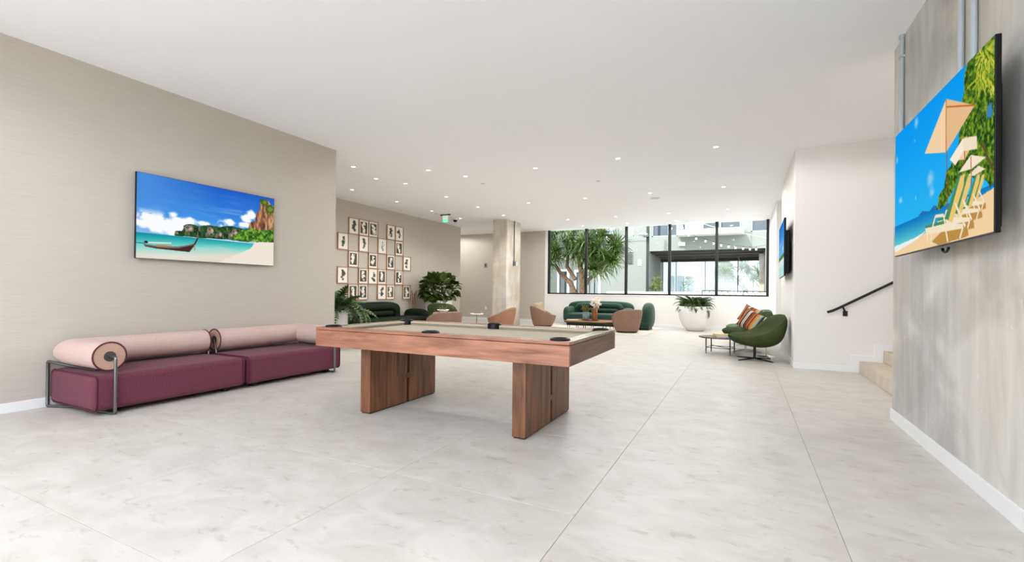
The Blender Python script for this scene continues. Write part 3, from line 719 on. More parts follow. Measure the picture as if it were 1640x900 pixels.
LP += [(x, y, f'added unseen fill downlight, {ORD[j]} row from the glass front, {ORD[i]} from the sofa wall') for j, y in enumerate((-3.3, -2.3, -1.3, -.3)) for i, x in enumerate((-4.2, -2.9, -1.6, -.3))]  # unseen fill lamps added behind the camera for the near end
d0 = None
for k, (x, y, lb) in enumerate(LP):
    t = thing('ceiling_downlight', lb, 'downlight', (x, y, H), group='recessed ceiling downlights')
    if d0 is None:
        d0 = (MB().lathe([(.036, -.001), (.038, -.005), (.048, -.004), (.051, 0)], n=20).build('trim_ring', m_trim, t),
              MB().lathe([(.037, -.002), (.0, -.002)], n=16).build('lens', m_lens, t))
    else:
        for o in d0: dup(o, parent=t)
    l = bpy.data.objects.new('lamp', lamp_near if y < 2 else (lamp_spot if x < -6 and y < 14 else lamp_far)); COL.objects.link(l); l.parent = t; l.location = (0, 0, -.02)
for x, y, r, lb, cat, nm in ((-4.953, 8.53, .045, 'flat white sprinkler cap in the ceiling above chair and column line', 'sprinkler cap', 'sprinkler_cap'), (-2.684, 9.32, .045, 'flat white sprinkler cap in the ceiling near the middle of the room', 'sprinkler cap', 'sprinkler_cap'),
                         (-1.921, 11.55, .11, 'round flat ceiling speaker cover beside a downlight', 'speaker', 'ceiling_speaker'), (-8.2, 11.4, .05, 'small sprinkler cap beside the exit sign', 'sprinkler cap', 'sprinkler_cap')):
    tag(MB().lathe([(0, -.006), (r*.92, -.006), (r, 0)], n=24).build(nm, M('cap_paint', (205, 205, 205), .6), loc=(x, y, H)), lb, cat)
t = thing('exit_sign', 'small edge-lit green exit sign hanging from the ceiling', 'sign', (-8.0, 11.58, H))
MB().box(-.17, .17, -.025, .025, -.03, 0).build('canopy', m_black, t, bevel=.004)
MB().box(-.09, .09, -.004, .004, -.14, -.03).build('panel', M('sign_acrylic', (232, 240, 236), .2, emit=.3), t)
MB().box(-.09, .09, -.0045, .0045, -.235, -.14).build('lit_edge', M('sign_green', (110, 232, 180), .2, emit=.7), t)
t = thing('security_camera', 'small dark dome camera on the ceiling beside the exit sign', 'camera', (-8.17, 12.37, H))
MB().cyl((0, 0, -.045), (0, 0, 0), .075, .08, n=20).build('mount', m_trim, t)
MB().lathe([(.065, -.045), (.06, -.08), (.04, -.105), (0, -.115)], n=20).build('dome', m_blackp, t)
t = thing('thermostat', 'small dark grey thermostat on the beige back wall', 'thermostat', (-9.2, YB-.008, 2.165))
MB().box(-.07, .07, -.02, 0, -.09, .09).build('body', M('plate_grey', (150, 145, 138), .5), t, bevel=.006); MB().box(-.03, .03, -.024, -.018, -.06, .06).build('display', m_hub, t)
t = thing('wall_outlet', 'white wall outlet low on the beige back wall', 'outlet', (-9.18, YB-.008, .48))
MB().box(-.035, .035, -.006, 0, -.057, .057).build('plate', m_base, t, bevel=.002)

# ------------------------------------------------------------------ seats
def crm(K, n):
    """Catmull-Rom through rows of numbers"""
    K = [np.array(k, float) for k in K]; out = []
    for i in range(len(K)-1):
        a, b, c, d = K[max(i-1, 0)], K[i], K[i+1], K[min(i+2, len(K)-1)]
        for j in range(n):
            t = j/n; out.append(.5*((2*b)+(-a+c)*t+(2*a-5*b+4*c-d)*t*t+(-a+3*b-3*c+d)*t**3))
    out.append(K[-1]); return out
def egg_chair(label, loc, rz, mat, metal, group):
    t = thing('lounge_chair', label, 'chair', loc, rz, group=group)
    # rows: outer x z, inner x z, rim x z, half width
    K = [(.385, .40, .385, .41, .38, .405, .16), (.31, .30, .31, .462, .32, .40, .31), (.10, .24, .10, .472, .12, .425, .40), (-.15, .225, -.10, .455, -.08, .50, .43),
         (-.36, .31, -.25, .50, -.22, .60, .43), (-.45, .50, -.33, .63, -.34, .70, .39), (-.475, .68, -.385, .75, -.41, .77, .30), (-.455, .80, -.44, .80, -.445, .795, .14)]
    g = []; nv = 14
    for q in crm(K, 4):
        O, I, R = q[0:2], q[2:4], q[4:6]; row = []
        for i in range(2*nv):
            if i < nv: v = -1+2*i/nv; p = R+(I-R)*(1-abs(v)**2.6)
            else: v = 1-2*(i-nv)/nv; p = R+(O-R)*(1-abs(v)**2.6)**.5
            row.append((p[0], q[6]*math.copysign(abs(v)**.85, v), p[1]))
        g.append(row)
    MB().surf(g, True, True).build('shell', mat, t)
    MB().cyl((-.02, 0, .03), (-.02, 0, .30), .022, n=14).build('post', metal, t)
    for k in range(4):
        a = PI/4*.7+k*PI/2; c, s_ = math.cos(a), math.sin(a)
        MB().hexa([(-.02-s_*.014, c*.014, .018), (-.02+s_*.014, -c*.014, .018), (-.02+c*.37+s_*.01, s_*.37-c*.01, 0), (-.02+c*.37-s_*.01, s_*.37+c*.01, 0)],
                  [(-.02-s_*.014, c*.014, .042), (-.02+s_*.014, -c*.014, .042), (-.02+c*.37+s_*.01, s_*.37-c*.01, .014), (-.02+c*.37-s_*.01, s_*.37+c*.01, .014)]).build('base_arm', metal, t)
    return t
G3 = 'egg-shaped lounge chairs by the white wall'
egg_chair('olive green egg lounge chair on a black star base, nearest the stairs', (.16, 9.2, 0), PI+.28, m_olive, m_black, G3)
egg_chair('olive green egg lounge chair on a chrome base behind the nearest one', (.02, 10.49, 0), PI+.35, m_olive, m_chrome, G3)
egg_chair('pale sage egg lounge chair at the back of the row under the window', (.06, 11.75, 0), PI+.4, m_sage, m_chrome, G3)
egg_chair('dark olive egg lounge chair beside the stone drum table', (-7.66, 11.08, 0), PI/2+.35, m_olive, m_black, None)

def barrel_chair(label, loc, rz, group='taupe barrel chairs', mat=None):
    t = thing('barrel_chair', label, 'chair', loc, rz, group=group); n = 40
    def hh(a): 
        k = (1-math.cos(a))/2; k = k*k*(3-2*k); return .36+.305*k**.75
    rad = lambda f: .32+.115*math.sin(min(f, 1.)*1.45)
    g = []
    for f in (0, .08, .25, .45, .65, .82, .93, .98):
        g.append([(rad(f)*math.cos(2*PI*j/n), rad(f)*math.sin(2*PI*j/n), .045+(hh(2*PI*j/n)-.045)*f) for j in range(n)])
    for f, dr, dz in ((1., -.02, .0), (1., -.045, -.002), (.97, -.065, 0), (.8, -.075, 0), (.5, -.08, 0)):
        g.append([((rad(1)+dr)*math.cos(2*PI*j/n), (rad(1)+dr)*math.sin(2*PI*j/n), max(.3, .045+(hh(2*PI*j/n)-.045)*f+dz)) for j in range(n)])
    MB().surf(g, True, True).build('shell', mat or m_brown, t)
    MB().lathe([(.31, .06), (.352, .3), (.35, .36), (.32, .40), (.2, .415), (0, .418)], n=n).build('seat_cushion', m_tan, t)
    MB().lathe([(0, .05), (.3, .05), (.3, .01), (.27, 0), (0, 0)], n=28).build('swivel_base', m_black, t)
    return t
barrel_chair('taupe barrel chair showing its back just over the pool table, before the green sofa', (-6.42, 9.3, 0), PI*.86)
barrel_chair('tan barrel chair beside the concrete column, seat showing', (-6.5, 12.42, 0), PI*1.13, mat=M('tan_leather', (152, 108, 78), .6, noise=.08, nscale=9))
barrel_chair('taupe barrel chair with a beige pillow at the end of the coffee table', (-5.93, 14.25, .0095), .35)
barrel_chair('taupe barrel chair turned to the coffee table, black swivel base showing', (-3.0, 13.48, .0095), PI*.72)

def rounded_sofa(name, label, loc, rz, L, mat, cat='sofa', Ls=None, near_arm=True, far_arm=True, h=.83, arch=True, e=(.42, .55), dp=.165):
    """front faces -y, length along x, back plane at y = 0"""
    t = thing(name, label, cat, loc, rz); Ls = Ls or L; o = (Ls-L)/2
    MB().sq((0, -dp-.005, h/2+.02), (L/2, dp, h/2-.02), *e, 18, 40).build('back_shell', mat, t)
    seat = MB().sq((o, -.50, .30), (Ls/2-.06, .42, .13), .35, .3, 14, 40).build('seat', mat, t)
    MB().sq((o, -.47, .17), (Ls/2-.03, .40, .11), .3, .3, 10, 40).build('seat_base', mat, t)
    MB().box(-L/2+.15, L/2-.15+2*o, -.78, -.12, 0, .08).build('plinth', m_black, t)
    if near_arm: MB().sq((-L/2+.16, -.45, .36), (.16, .42, .28), .6, .6, 14, 28).build('arm', mat, t)
    if far_arm: MB().sq((Ls/2+o-.16, -.45, .36), (.16, .40, .26), .6, .6, 14, 28).build('arm', mat, t)
    if arch:
        a = L/2-.36; pts = [(-a, -.34, .42), (-a+.01, -.34, .56), (-a+.1, -.34, .655), (-a+.25, -.34, .685), (a-.25, -.34, .685), (a-.1, -.34, .655), (a-.01, -.34, .56), (a, -.34, .42)]
        MB().tube(pts, [.05, .085, .09, .09, .09, .09, .085, .05], n=14).build('back_roll', mat, t)
        MB().tube([(-a+.12, -.37, .52), (-a+.17, -.37, .52), (a-.17, -.37, .52), (a-.12, -.37, .52)], [.01, .075, .075, .01], n=14).build('back_roll', mat, t)
    MB().tube([(-Ls/2+.3+o, -.83, .34), (-Ls/2+.36+o, -.86, .34), (Ls/2-.36+o, -.86, .34), (Ls/2-.3+o, -.83, .34)], [.02, .065, .065, .02], n=12).build('seat_roll', mat, t)
    return t
rounded_sofa('green_sofa', 'emerald velvet channel-back sofa under the long window', (-4.46, 16.08, .0095), 0, 2.34, m_green)
rounded_sofa('green_armchair', 'emerald velvet tub armchair seen side-on right of the emerald sofa', (-2.45, 14.8, .0095), -PI/2, .95, m_green, 'armchair', arch=False, near_arm=False, far_arm=False, e=(.75, .8), dp=.175)
rounded_sofa('dark_green_sofa', 'dark green velvet sofa under the framed prints', (-9.03, 9.3, 0), PI/2, 2.5, m_dgreen, Ls=3.1)

# pillows
def pillow(label, loc, rot, mat, s=(.24, .24, .075), group=None):
    def hgt(u, v): return (max(0, 1-u**4)*max(0, 1-v**4))**.5
    g1 = []; g2 = []; n = 14
    for i in range(n+1):
        u = -1+2*i/n; r1 = []; r2 = []
        for j in range(n+1):
            v = -1+2*j/n; pin = 1-.07*(1-max(abs(u), abs(v))**2) if False else 1
            x = s[0]*u*(1-.08*(1-v*v)); y = s[1]*v*(1-.08*(1-u*u)); z = s[2]*hgt(u, v)
            r1.append((x, y, z)); r2.append((x, y, -z))
        g1.append(r1); g2.append(r2[::-1])
    o = MB().surf(g1).surf(g2).build('pillow', mat, loc=loc, rot=rot)
    return tag(o, label, 'pillow', group)
def stripes(name):
    m = bpy.data.materials.new(name); m.use_nodes = True; nt = m.node_tree; b = nt.nodes['Principled BSDF']; b.inputs['Roughness'].default_value = .9
    t = nt.nodes.new('ShaderNodeTexCoord'); sx = nt.nodes.new('ShaderNodeSeparateXYZ'); nt.links.new(t.outputs['Object'], sx.inputs[0])
    mr = nt.nodes.new('ShaderNodeMapRange'); mr.inputs[1].default_value = -.24; mr.inputs[2].default_value = .24; nt.links.new(sx.outputs[0], mr.inputs[0])
    r = nt.nodes.new('ShaderNodeValToRGB'); r.color_ramp.interpolation = 'CONSTANT'; nt.links.new(mr.outputs[0], r.inputs[0]); nt.links.new(r.outputs[0], b.inputs['Base Color'])
    cs = [(0, (182, 112, 62)), (.09, (120, 56, 34)), (.16, (178, 104, 56)), (.23, (40, 34, 32)), (.29, (232, 226, 212)), (.325, (40, 34, 32)), (.355, (232, 226, 212)), (.39, (60, 40, 32)), (.45, (128, 58, 34)), (.54, (180, 100, 52)), (.60, (110, 50, 32)), (.66, (196, 130, 66)), (.74, (222, 156, 84)), (.78, (150, 176, 162)), (.86, (60, 60, 54)), (.93, (226, 220, 206)), (.965, (50, 48, 44))]
    while len(r.color_ramp.elements) < len(cs): r.color_ramp.elements.new(.5)
    for e, (p, c) in zip(r.color_ramp.elements, cs): e.position = p; e.color = (*lin(c), 1)
    return m
m_str = stripes('serape_stripes')
def face_rot(n, up):
    n = Vector(n).normalized(); y = Vector(up); y = (y-n*y.dot(n)).normalized(); x = y.cross(n)
    return Matrix(((x.x, y.x, n.x), (x.y, y.y, n.y), (x.z, y.z, n.z))).to_euler()
pillow('orange, brown and white striped pillow on the second olive chair', (.13, 10.2, .625), face_rot((-.45, -.85, .42), (.65, .15, 1)), m_str, s=(.225, .2, .07), group='striped pillows')
pillow('orange, brown and white striped pillow on the pale sage chair', (.13, 11.45, .68), face_rot((-.45, -.85, .42), (.55, .15, 1)), m_str, s=(.225, .2, .07), group='striped pillows')
pillow('beige pillow propped in the taupe barrel chair by the window', (-6.02, 14.2, .60), face_rot((.8, -.5, .35), (-.2, 0, 1)), M('beige_linen', (176, 158, 128), .9, noise=.3, nscale=16), s=(.2, .2, .06))

# ------------------------------------------------------------------ small tables and things on them
t = thing('side_table', 'low dark wood side table with thin black legs before the olive chairs', 'table', (-.4, 9.79, 0))
MB().prism([(.38*math.cos(2*PI*k/10), .34*math.sin(2*PI*k/10)) for k in range(10)], .30, .325).build('table_top', wood('dark_top', (116, 92, 76), (70, 52, 42), 'x'), t, bevel=.004)
for a, b in ((-.237, -.13), (-.166, .24), (.182, -.28), (.248, .16)):
    lg = MB().cyl((a, b, .06), (a, b, .3), .011, n=8).build('leg', m_black, t); MB().cyl((a, b, 0), (a, b, .06), .0115, n=8).build('leg_tip', m_steel, lg)
for p, q in (((-.237, -.13), (.182, -.28)), ((-.166, .24), (.248, .16)), ((-.237, -.13), (-.166, .24)), ((.182, -.28), (.248, .16))): MB().cyl((*p, .12), (*q, .12), .006, n=6).build('stretcher', m_black, t)
for p, q in (((-.166, .24), (.182, -.28)),): MB().cyl((*p, .13), (*q, .13), .006, n=6).build('stretcher', m_black, t)
def book(label, loc, rz, w, d, h, col, pg=(238, 232, 220)):
    t = thing('book', label, 'book', loc, rz)
    c = M('book_cover', col, .5); MB().box(-w/2, w/2, -d/2, d/2, 0, .004).box(-w/2, w/2, -d/2, d/2, h-.004, h).box(-w/2, w/2, -d/2, -d/2+.004, .004, h-.004).build('cover', c, t)
    MB().box(-w/2+.004, w/2-.004, -d/2+.004, d/2-.005, .004, h-.004).build('pages', M('pages', pg, .9), t)
book('white book under the yellow one on the dark side table', (-.33, 9.72, .3255), .35, .3, .22, .028, (206, 208, 220))
book('yellow book lying on the dark side table', (-.38, 9.76, .354), .2, .27, .2, .024, (212, 178, 84))
t = thing('pedestal_table', 'slim pedestal table with a chrome foot between the olive chairs', 'table', (.38, 9.82, 0))
MB().lathe([(0, .015), (.12, .012), (.16, 0)], n=24).build('foot', m_chrome, t); MB().cyl((0, 0, .01), (0, 0, .42), .01, n=10).build('stem', m_chrome, t)
MB().cyl((0, 0, .42), (0, 0, .435), .12, n=28).build('table_top', m_black, t)
t = thing('pedestal_table', 'white topped pedestal table beside the tan barrel chair', 'table', (-6.8, 11.45, 0))
MB().lathe([(0, .012), (.14, .01), (.15, 0)], n=24).build('foot', m_steel, t); MB().cyl((0, 0, .01), (0, 0, .5), .012, n=10).build('stem', m_steel, t)
MB().cyl((0, 0, .49), (0, 0, .51), .19, n=30).build('table_top', m_pot, t)
book('grey magazine on the white pedestal table', (-6.78, 11.47, .511), .4, .2, .15, .018, (110, 104, 100))
t = thing('drum_table', 'pale stone drum table holding a planted bowl', 'table', (-7.0, 10.15, 0))
MB().lathe([(0, 0), (.2, 0), (.22, .05), (.2, .46), (.24, .5), (.29, .51), (.31, .545), (.29, .58), (0, .585)], n=32).build('body', M('stone', (166, 150, 136), .7, c2=(136, 122, 108), nscale=9), t)
t = thing('succulent_bowl', 'white bowl of small succulents on the stone drum table', 'plant', (-7.05, 10.15, .586))
MB().lathe([(.06, 0), (.13, .03), (.16, .07), (.15, .07), (.0, .05)], n=24).build('bowl', m_pot, t)
mm = MB()
for k in range(26):
    a = random.uniform(0, 2*PI); l = random.uniform(.05, .13); r = random.uniform(0, .09); bx, by = r*math.cos(a), r*math.sin(a); sp = random.uniform(.2, .9)
    mm.cyl((bx, by, .05), (bx+math.cos(a)*l*sp*.7, by+math.sin(a)*l*sp*.7, .05+l), .009, .002, n=5)
mm.tube([(.06, 0, .05), (.08, .01, .14), (.13, 0, .2), (.15, 0, .23)], [.007, .006, .005, .01], n=5)
mm.build('foliage', M('succulent', (96, 104, 66), .6, noise=.3, nscale=12), t)
# coffee table group
t = thing('coffee_table', 'low brown wood coffee table on thin black legs before the emerald sofa', 'table', (-4.24, 14.05, .0095))
MB().prism([(-.74, -.3), (-.6, -.5), (.6, -.5), (.74, -.3), (.74, .3), (.6, .5), (-.6, .5), (-.74, .3)], .232, .262).build('table_top', wood('coffee_top', (170, 112, 72), (120, 74, 48), 'x'), t, bevel=.004)
for a in (-.6, -.54, -.1, -.04, .5, .6):
    for b in (-.42, .42): MB().cyl((a, b, 0), (a, b, .235), .009, n=6).build('leg', m_black, t)
t = thing('vase', 'tall amber glass vase on the coffee table', 'vase', (-4.12, 14.05, .29))
MB().lathe([(0, 0), (.085, 0), (.09, .02), (.09, .36), (.082, .37), (.08, .03), (0, .02)], n=24).build('body', M('amber_glass', (150, 88, 22), .12, c2=(92, 48, 10), nscale=3, spec=.6), t)
t = thing('flower_bunch', 'bunch of white orchids in the amber vase', 'flowers', (-4.12, 14.05, .42))
mm = MB(); rs = random.Random(3); mp = MB()
for k in range(9):
    a = rs.uniform(0, 6.3); e = (math.cos(a)*.1+.05, math.sin(a)*.1, rs.uniform(.28, .56)); mm.tube([(0, 0, .0), (e[0]*.4, e[1]*.4, e[2]*.6), e], .004, n=5)
    for q in range(6):
        c = (e[0]*.9+rs.uniform(-.06, .06), e[1]*.9+rs.uniform(-.06, .06), e[2]+rs.uniform(-.09, .06))
        for pz in range(5):
            b = 2*PI*pz/5+rs.uniform(0, 1); r_ = .042
            mp.add([c, (c[0]+r_*math.cos(b-.5), c[1]+rs.uniform(-.02, .02), c[2]+r_*math.sin(b-.5)), (c[0]+r_*1.3*math.cos(b), c[1]-.015, c[2]+r_*1.3*math.sin(b)), (c[0]+r_*math.cos(b+.5), c[1]+rs.uniform(-.02, .02), c[2]+r_*math.sin(b+.5))], [(0, 1, 2, 3)], True)
mm.build('stems', m_fern, t); o = mp.build('blossoms', M('petal_white', (244, 236, 226), .7), t); o['kind'] = 'stuff'
t = thing('vase', 'grey ribbed glass vase on the coffee table', 'vase', (-4.42, 14.12, .29))
mm = MB(); n = 40
mm.surf([[((r_+.006*math.cos(2*PI*j/n*14))*math.cos(2*PI*j/n), (r_+.006*math.cos(2*PI*j/n*14))*math.sin(2*PI*j/n), z) for j in range(n)] for r_, z in ((.001, .0), (.09, .0), (.1, .02), (.1, .24), (.09, .24), (.085, .03), (.001, .02))], True, True)
mm.build('body', M('smoke_glass', (134, 150, 150), .15, c2=(90, 106, 106), nscale=6), t)
t = thing('dried_sprigs', 'dried olive sprigs in the grey ribbed vase', 'plant', (-4.42, 14.12, .33))
mm = MB()
for k in range(22):
    a = rs.uniform(0, 6.3); s_ = rs.uniform(.03, .15); zt = rs.uniform(.28, .44); mm.tube([(0, 0, 0), (s_*.4*math.cos(a), s_*.4*math.sin(a), zt*.6), (s_*math.cos(a), s_*math.sin(a), zt)], [.004, .005, .012], n=5)
mm.build('sprigs', M('dried', (104, 96, 52), .8), t)
tag(MB().lathe([(0, 0), (.26, 0), (.28, .015), (.27, .018), (.25, .008), (0, .008)], n=32).build('tray', M('tray_wood', (92, 44, 24), .4), loc=(-4.27, 14.05, .274)), 'round dark brown tray under the two vases', 'tray')
book('pale open magazine on the coffee table', (-4.78, 13.9, .274), .2, .34, .26, .014, (224, 218, 208))
tag(MB().box(-6.4, -2.37, 12.72, 15.9, .0005, .009).build('rug', M('ivory_rug', (226, 218, 204), .95, noise=.06, nscale=40)), 'ivory rug under the emerald sofa group', 'rug')

# ------------------------------------------------------------------ plants
def frond_mesh(L, droop, n=11):
    m = MB(); pts = []
    for k in range(n+1):
        s = k/n; a = 1.15-droop*s; 
        if k == 0: p = Vector((0, 0, 0))
        else: p = pts[-1]+Vector((math.cos(a), 0, math.sin(a)))*(L/n)
        pts.append(p)
    m.tube(pts, [.004*(1-.7*k/n) for k in range(n+1)], n=3, caps=False)
    for k in range(2, n+1):
        for sd in (-1, 1):
            ln = .11*L/.6*math.sin(PI*min(.98, .12+.86*k/n))+.012; d = (pts[k]-pts[k-1]).normalized(); o = Vector((0, sd, 0))
            a = pts[k]-d*.026; b = pts[k]+d*.026; tip = pts[k]+o*ln+d*ln*.5+Vector((0, 0, -ln*.25)); mid = pts[k]+o*ln*.5+d*.04
            m.add([a, b, mid+Vector((0, 0, .008)), tip], [(0, 1, 2), (0, 2, 3)])
    return m
def fern(label, loc, scale, pot_prof, nf, seed):
    rs = random.Random(seed); t = thing('potted_fern', label, 'potted plant', loc)
    MB().lathe(pot_prof, n=40).build('planter', m_pot, t); zt = max(p[1] for p in pot_prof); r0 = pot_prof[-1][0]
    MB().lathe([(r0, pot_prof[-1][1]), (0, pot_prof[-1][1]+.01)], n=28).build('soil', m_soil, t)
    src = [frond_mesh(scale, d).build('frond', m_fern, t) for d in (1.5, 2.1, 2.6)]
    for k in range(nf):
        a = k*2.39996; rr = .14*scale/.6*math.sqrt(k/nf); o = src[k] if k < 3 else dup(src[rs.randint(0, 2)], parent=t)
        o.location = (rr*math.cos(a)*1.6, rr*math.sin(a)*1.6, zt-.05); s_ = rs.uniform(.75, 1.15); o.scale = (s_, s_, s_)
        o.rotation_euler = (rs.uniform(-.3, .3), rs.uniform(-.55, .55)-.25*(1-k/nf), a)
fern('green fern in a round white bowl planter under the window', (-1.33, 15.28, 0), .53, [(0, .0), (.2, 0), (.24, .02), (.36, .16), (.44, .34), (.48, .54), (.485, .66), (.47, .75), (.44, .75), (.43, .70)], 96, 4)
fern('green fern in a white pot at the corner behind the sofa wall', (-7.25, 6.72, 0), .6, [(0, 0), (.17, 0), (.19, .02), (.24, .4), (.25, .7), (.235, .74), (.22, .74), (.21, .7)], 90, 9)
def ficus():
    rs = random.Random(5); t = thing('potted_fig', 'fiddle leaf fig in a white drum planter at the end of the prints', 'potted plant', (-8.36, 11.8, 0))
    MB().lathe([(0, 0), (.36, 0), (.38, .02), (.41, .84), (.40, .85), (.38, .85), (.37, .8)], n=40).build('planter', m_pot, t)
    MB().lathe([(.37, .8), (0, .81)], n=28).build('soil', m_soil, t)
    st = MB()
    for k in range(7): a = k*.9; st.tube([(.1*math.cos(a), .1*math.sin(a), .78), (.22*math.cos(a), .22*math.sin(a), 1.15), (.3*math.cos(a), .3*math.sin(a), 1.45)], [.016, .012, .006], n=6)
    st.build('stems', M('bark', (84, 66, 46), .9), t)
    def leaf(L):
        m = MB(); g = []
        for i in range(6):
            s = i/5; w = L*.44*(math.sin(PI*(s**.75))**.8 if 0 < s < 1 else .02); z = .12*L*math.sin(PI*s)-.1*L*s*s
            g.append([(s*L, -w, z+.06*L), (s*L, -w*.5, z+.01*L), (s*L, 0, z), (s*L, w*.5, z+.01*L), (s*L, w, z+.06*L)])
        return m.surf(g)
    src = [leaf(l).build('leaf', m_leaf, t) for l in (.2, .24, .28)]
    for k in range(190):
        z = rs.uniform(-.75, 1); a = rs.uniform(0, 2*PI); rr = math.sqrt(max(.05, 1-z*z))*rs.uniform(.72, 1.02); R = .47+.05*math.sin(3*a)
        o = src[k] if k < 3 else dup(src[rs.randint(0, 2)], parent=t)
        o.location = (rr*R*math.cos(a), rr*R*math.sin(a), 1.18+z*.33+.05*math.sin(2*a+1)); o.rotation_euler = (rs.uniform(-.7, .7), -z*.9+rs.uniform(-.6, .5), a+rs.uniform(-.8, .8))
ficus()
t = thing('pampas_stems', 'thin brown dried stems standing behind the fig planter', 'plant', (-8.95, 11.22, 0))
for k in range(7): MB().tube([(0, .03*k, 0), (.02, .03*k+.02, .7), (random.uniform(-.05, .1), .04*k, 1.05+.05*(k % 3))], [.006, .006, .016], n=5).build('stem', M('dried_stem', (140, 104, 74), .9), t)
# ------------------------------------------------------------------ courtyard outside the long window
tag(MB().box(-45, 45, -30, 90, -.4, -.22).build('ground', M('paving', (208, 205, 198), .9, noise=.1, nscale=2)), 'pale paved ground of the courtyard', 'ground', kind='structure')
m_fac = M('grey_stucco', (124, 129, 123), .9, noise=.04, nscale=3)
m_facw = M('white_stucco', (206, 208, 205), .85)
m_dpane = M('dark_window_glass', (52, 62, 68), .06, spec=.8)
m_bpane = M('grey_window_glass', (150, 166, 176), .08, spec=.8)
m_alu = M('grey_window_frame', (150, 160, 166), .4)
FY = 26.0
b = thing('apartment_building', 'pale grey stucco apartment building across the courtyard, with a covered passage', 'building', (0, FY, 0))
wins = [(-5.98, -5.45, 4.26, 5.7, m_bpane), (-4.48, -3.16, 4.16, 5.7, m_dpane), (-2.96, -.14, 4.36, 6.3, m_dpane), (.31, 1.6, 4.22, 5.7, m_dpane), (-7.5, -6.6, 4.26, 5.7, m_bpane)]
drs = [(-9.78, -9.3, 0, 2.35), (-8.72, -8.3, 0, 2.3), (-8.0, -7.42, 0, 2.3)]
op = (-4.6, .95, -.3, 3.4)
holes_wall(MB(), -16, 9, -.3, 8.5, 0, .3, [op]+[w[:4] for w in wins]+drs).build('wall', m_fac, b)
for x0, x1, z0, z1, mt in wins:
    f = MB().box(x0, x0+.06, .05, .2, z0, z1).box(x1-.06, x1, .05, .2, z0, z1).box(x0, x1, .05, .2, z0, z0+.06).box(x0, x1, .05, .2, z1-.06, z1)
    if x1-x0 > 1.2: f.box(x0+(x1-x0)*.66-.04, x0+(x1-x0)*.66+.04, .05, .2, z0, z1)
    if x1-x0 > 2: f.box(x0+(x1-x0)*.36-.05, x0+(x1-x0)*.36+.05, .05, .2, z0, z1)
    f = f.build('window', m_alu, b); MB().box(x0, x1, .16, .18, z0, z1).build('pane', mt, f)
MB().box(-2.8, -1.95, .15, .159, 4.4, 6.2).build('curtain', M('curtain', (176, 186, 182), .9), b)
for x0, x1, z0, z1 in drs:
    f = MB().box(x0-.14, x0, -.03, .1, z0, z1+.12).box(x1, x1+.14, -.03, .1, z0, z1+.12).box(x0, x1, -.03, .1, z1, z1+.12).build('door', m_facw, b)
    MB().box(x0, x1, .14, .18, z0, z1).build('door_leaf', M('door_grey', (120, 128, 130), .5), f); MB().box(x0+.3, x0+.34, .10, .16, z0, z1).build('door_bar', m_black, f)
bs = MB().box(-3.08, 0, -1.0, 0, 4.1, 4.36).build('balcony_slab', m_facw, b)
MB().box(-3.05, -.05, -.98, -.95, 5.05, 5.1).build('balcony_rail', m_alu, bs)
for k in range(4): MB().box(-3.05+k*.99, -3.02+k*.99, -.98, -.95, 4.36, 5.05).build('rail_post', m_alu, bs)
lw = MB().box(-9.0, -7.25, -.06, -.002, 0, 3.0).build('door_surround', m_facw, b) if False else None
# covered passage
pw = MB().box(-4.9, -4.6, .3, 5, -.3, 3.4).box(.95, 1.25, .3, 5, -.3, 3.4).build('passage_wall', m_fac, b)
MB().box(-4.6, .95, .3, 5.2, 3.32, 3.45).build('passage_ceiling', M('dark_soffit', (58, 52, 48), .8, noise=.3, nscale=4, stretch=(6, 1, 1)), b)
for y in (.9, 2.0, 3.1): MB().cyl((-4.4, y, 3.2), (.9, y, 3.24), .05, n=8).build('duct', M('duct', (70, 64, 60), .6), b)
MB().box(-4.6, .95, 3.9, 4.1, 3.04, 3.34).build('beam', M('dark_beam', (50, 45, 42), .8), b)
MB().box(.72, .95, 1.6, 2.0, -.3, 3.35).build('pillar', m_conc2, b)
g2 = glass_mat('milky_glass', .22, (.72, .76, .78), .1)
for i, (x0, x1) in enumerate(((-4.78+.2, -3.7), (-3.7, -2.05), (-2.05, -.3), (-.3, .8))):
    gp = MB().box(x0+.03, x1-.03, 4.0, 4.015, -.2, 3.04).build('glass_panel', g2, b)
    MB().box(x1-.025, x1+.025, 3.97, 4.05, -.2, 3.04).build('glazing_bar', m_black if i == 2 else m_alu, gp)
MB().box(-3.1, -2.76, -.14, 0, 3.62, 3.82).build('wall_light', m_facw, b, bevel=.02)
v = MB().box(-5.92, -5.46, -.03, .0, 2.7, 3.42).build('vent', M('vent_grey', (150, 152, 148), .6), b)
for k in range(8): MB().box(-5.9, -5.48, -.055, -.03, 2.73+k*.085, 2.775+k*.085).build('louvre', m_black, v)
MB().box(-5.2, -5.02, -.03, 0, 2.62, 2.95).build('meter_box', m_facw, b)
MB().box(-16, -4.62, -.02, 0, 3.98, 4.0).box(1.0, 9, -.02, 0, 3.98, 4.0).build('string_course', m_fac, b)
# white wing on the left
wgs = thing('white_annex', 'white annex wall behind the screw pine, with doors', 'building', (-12.6, 22.5, 0))
MB().box(-3, 2.5, 0, .3, -.3, 6).build('wall', m_facw, wgs)
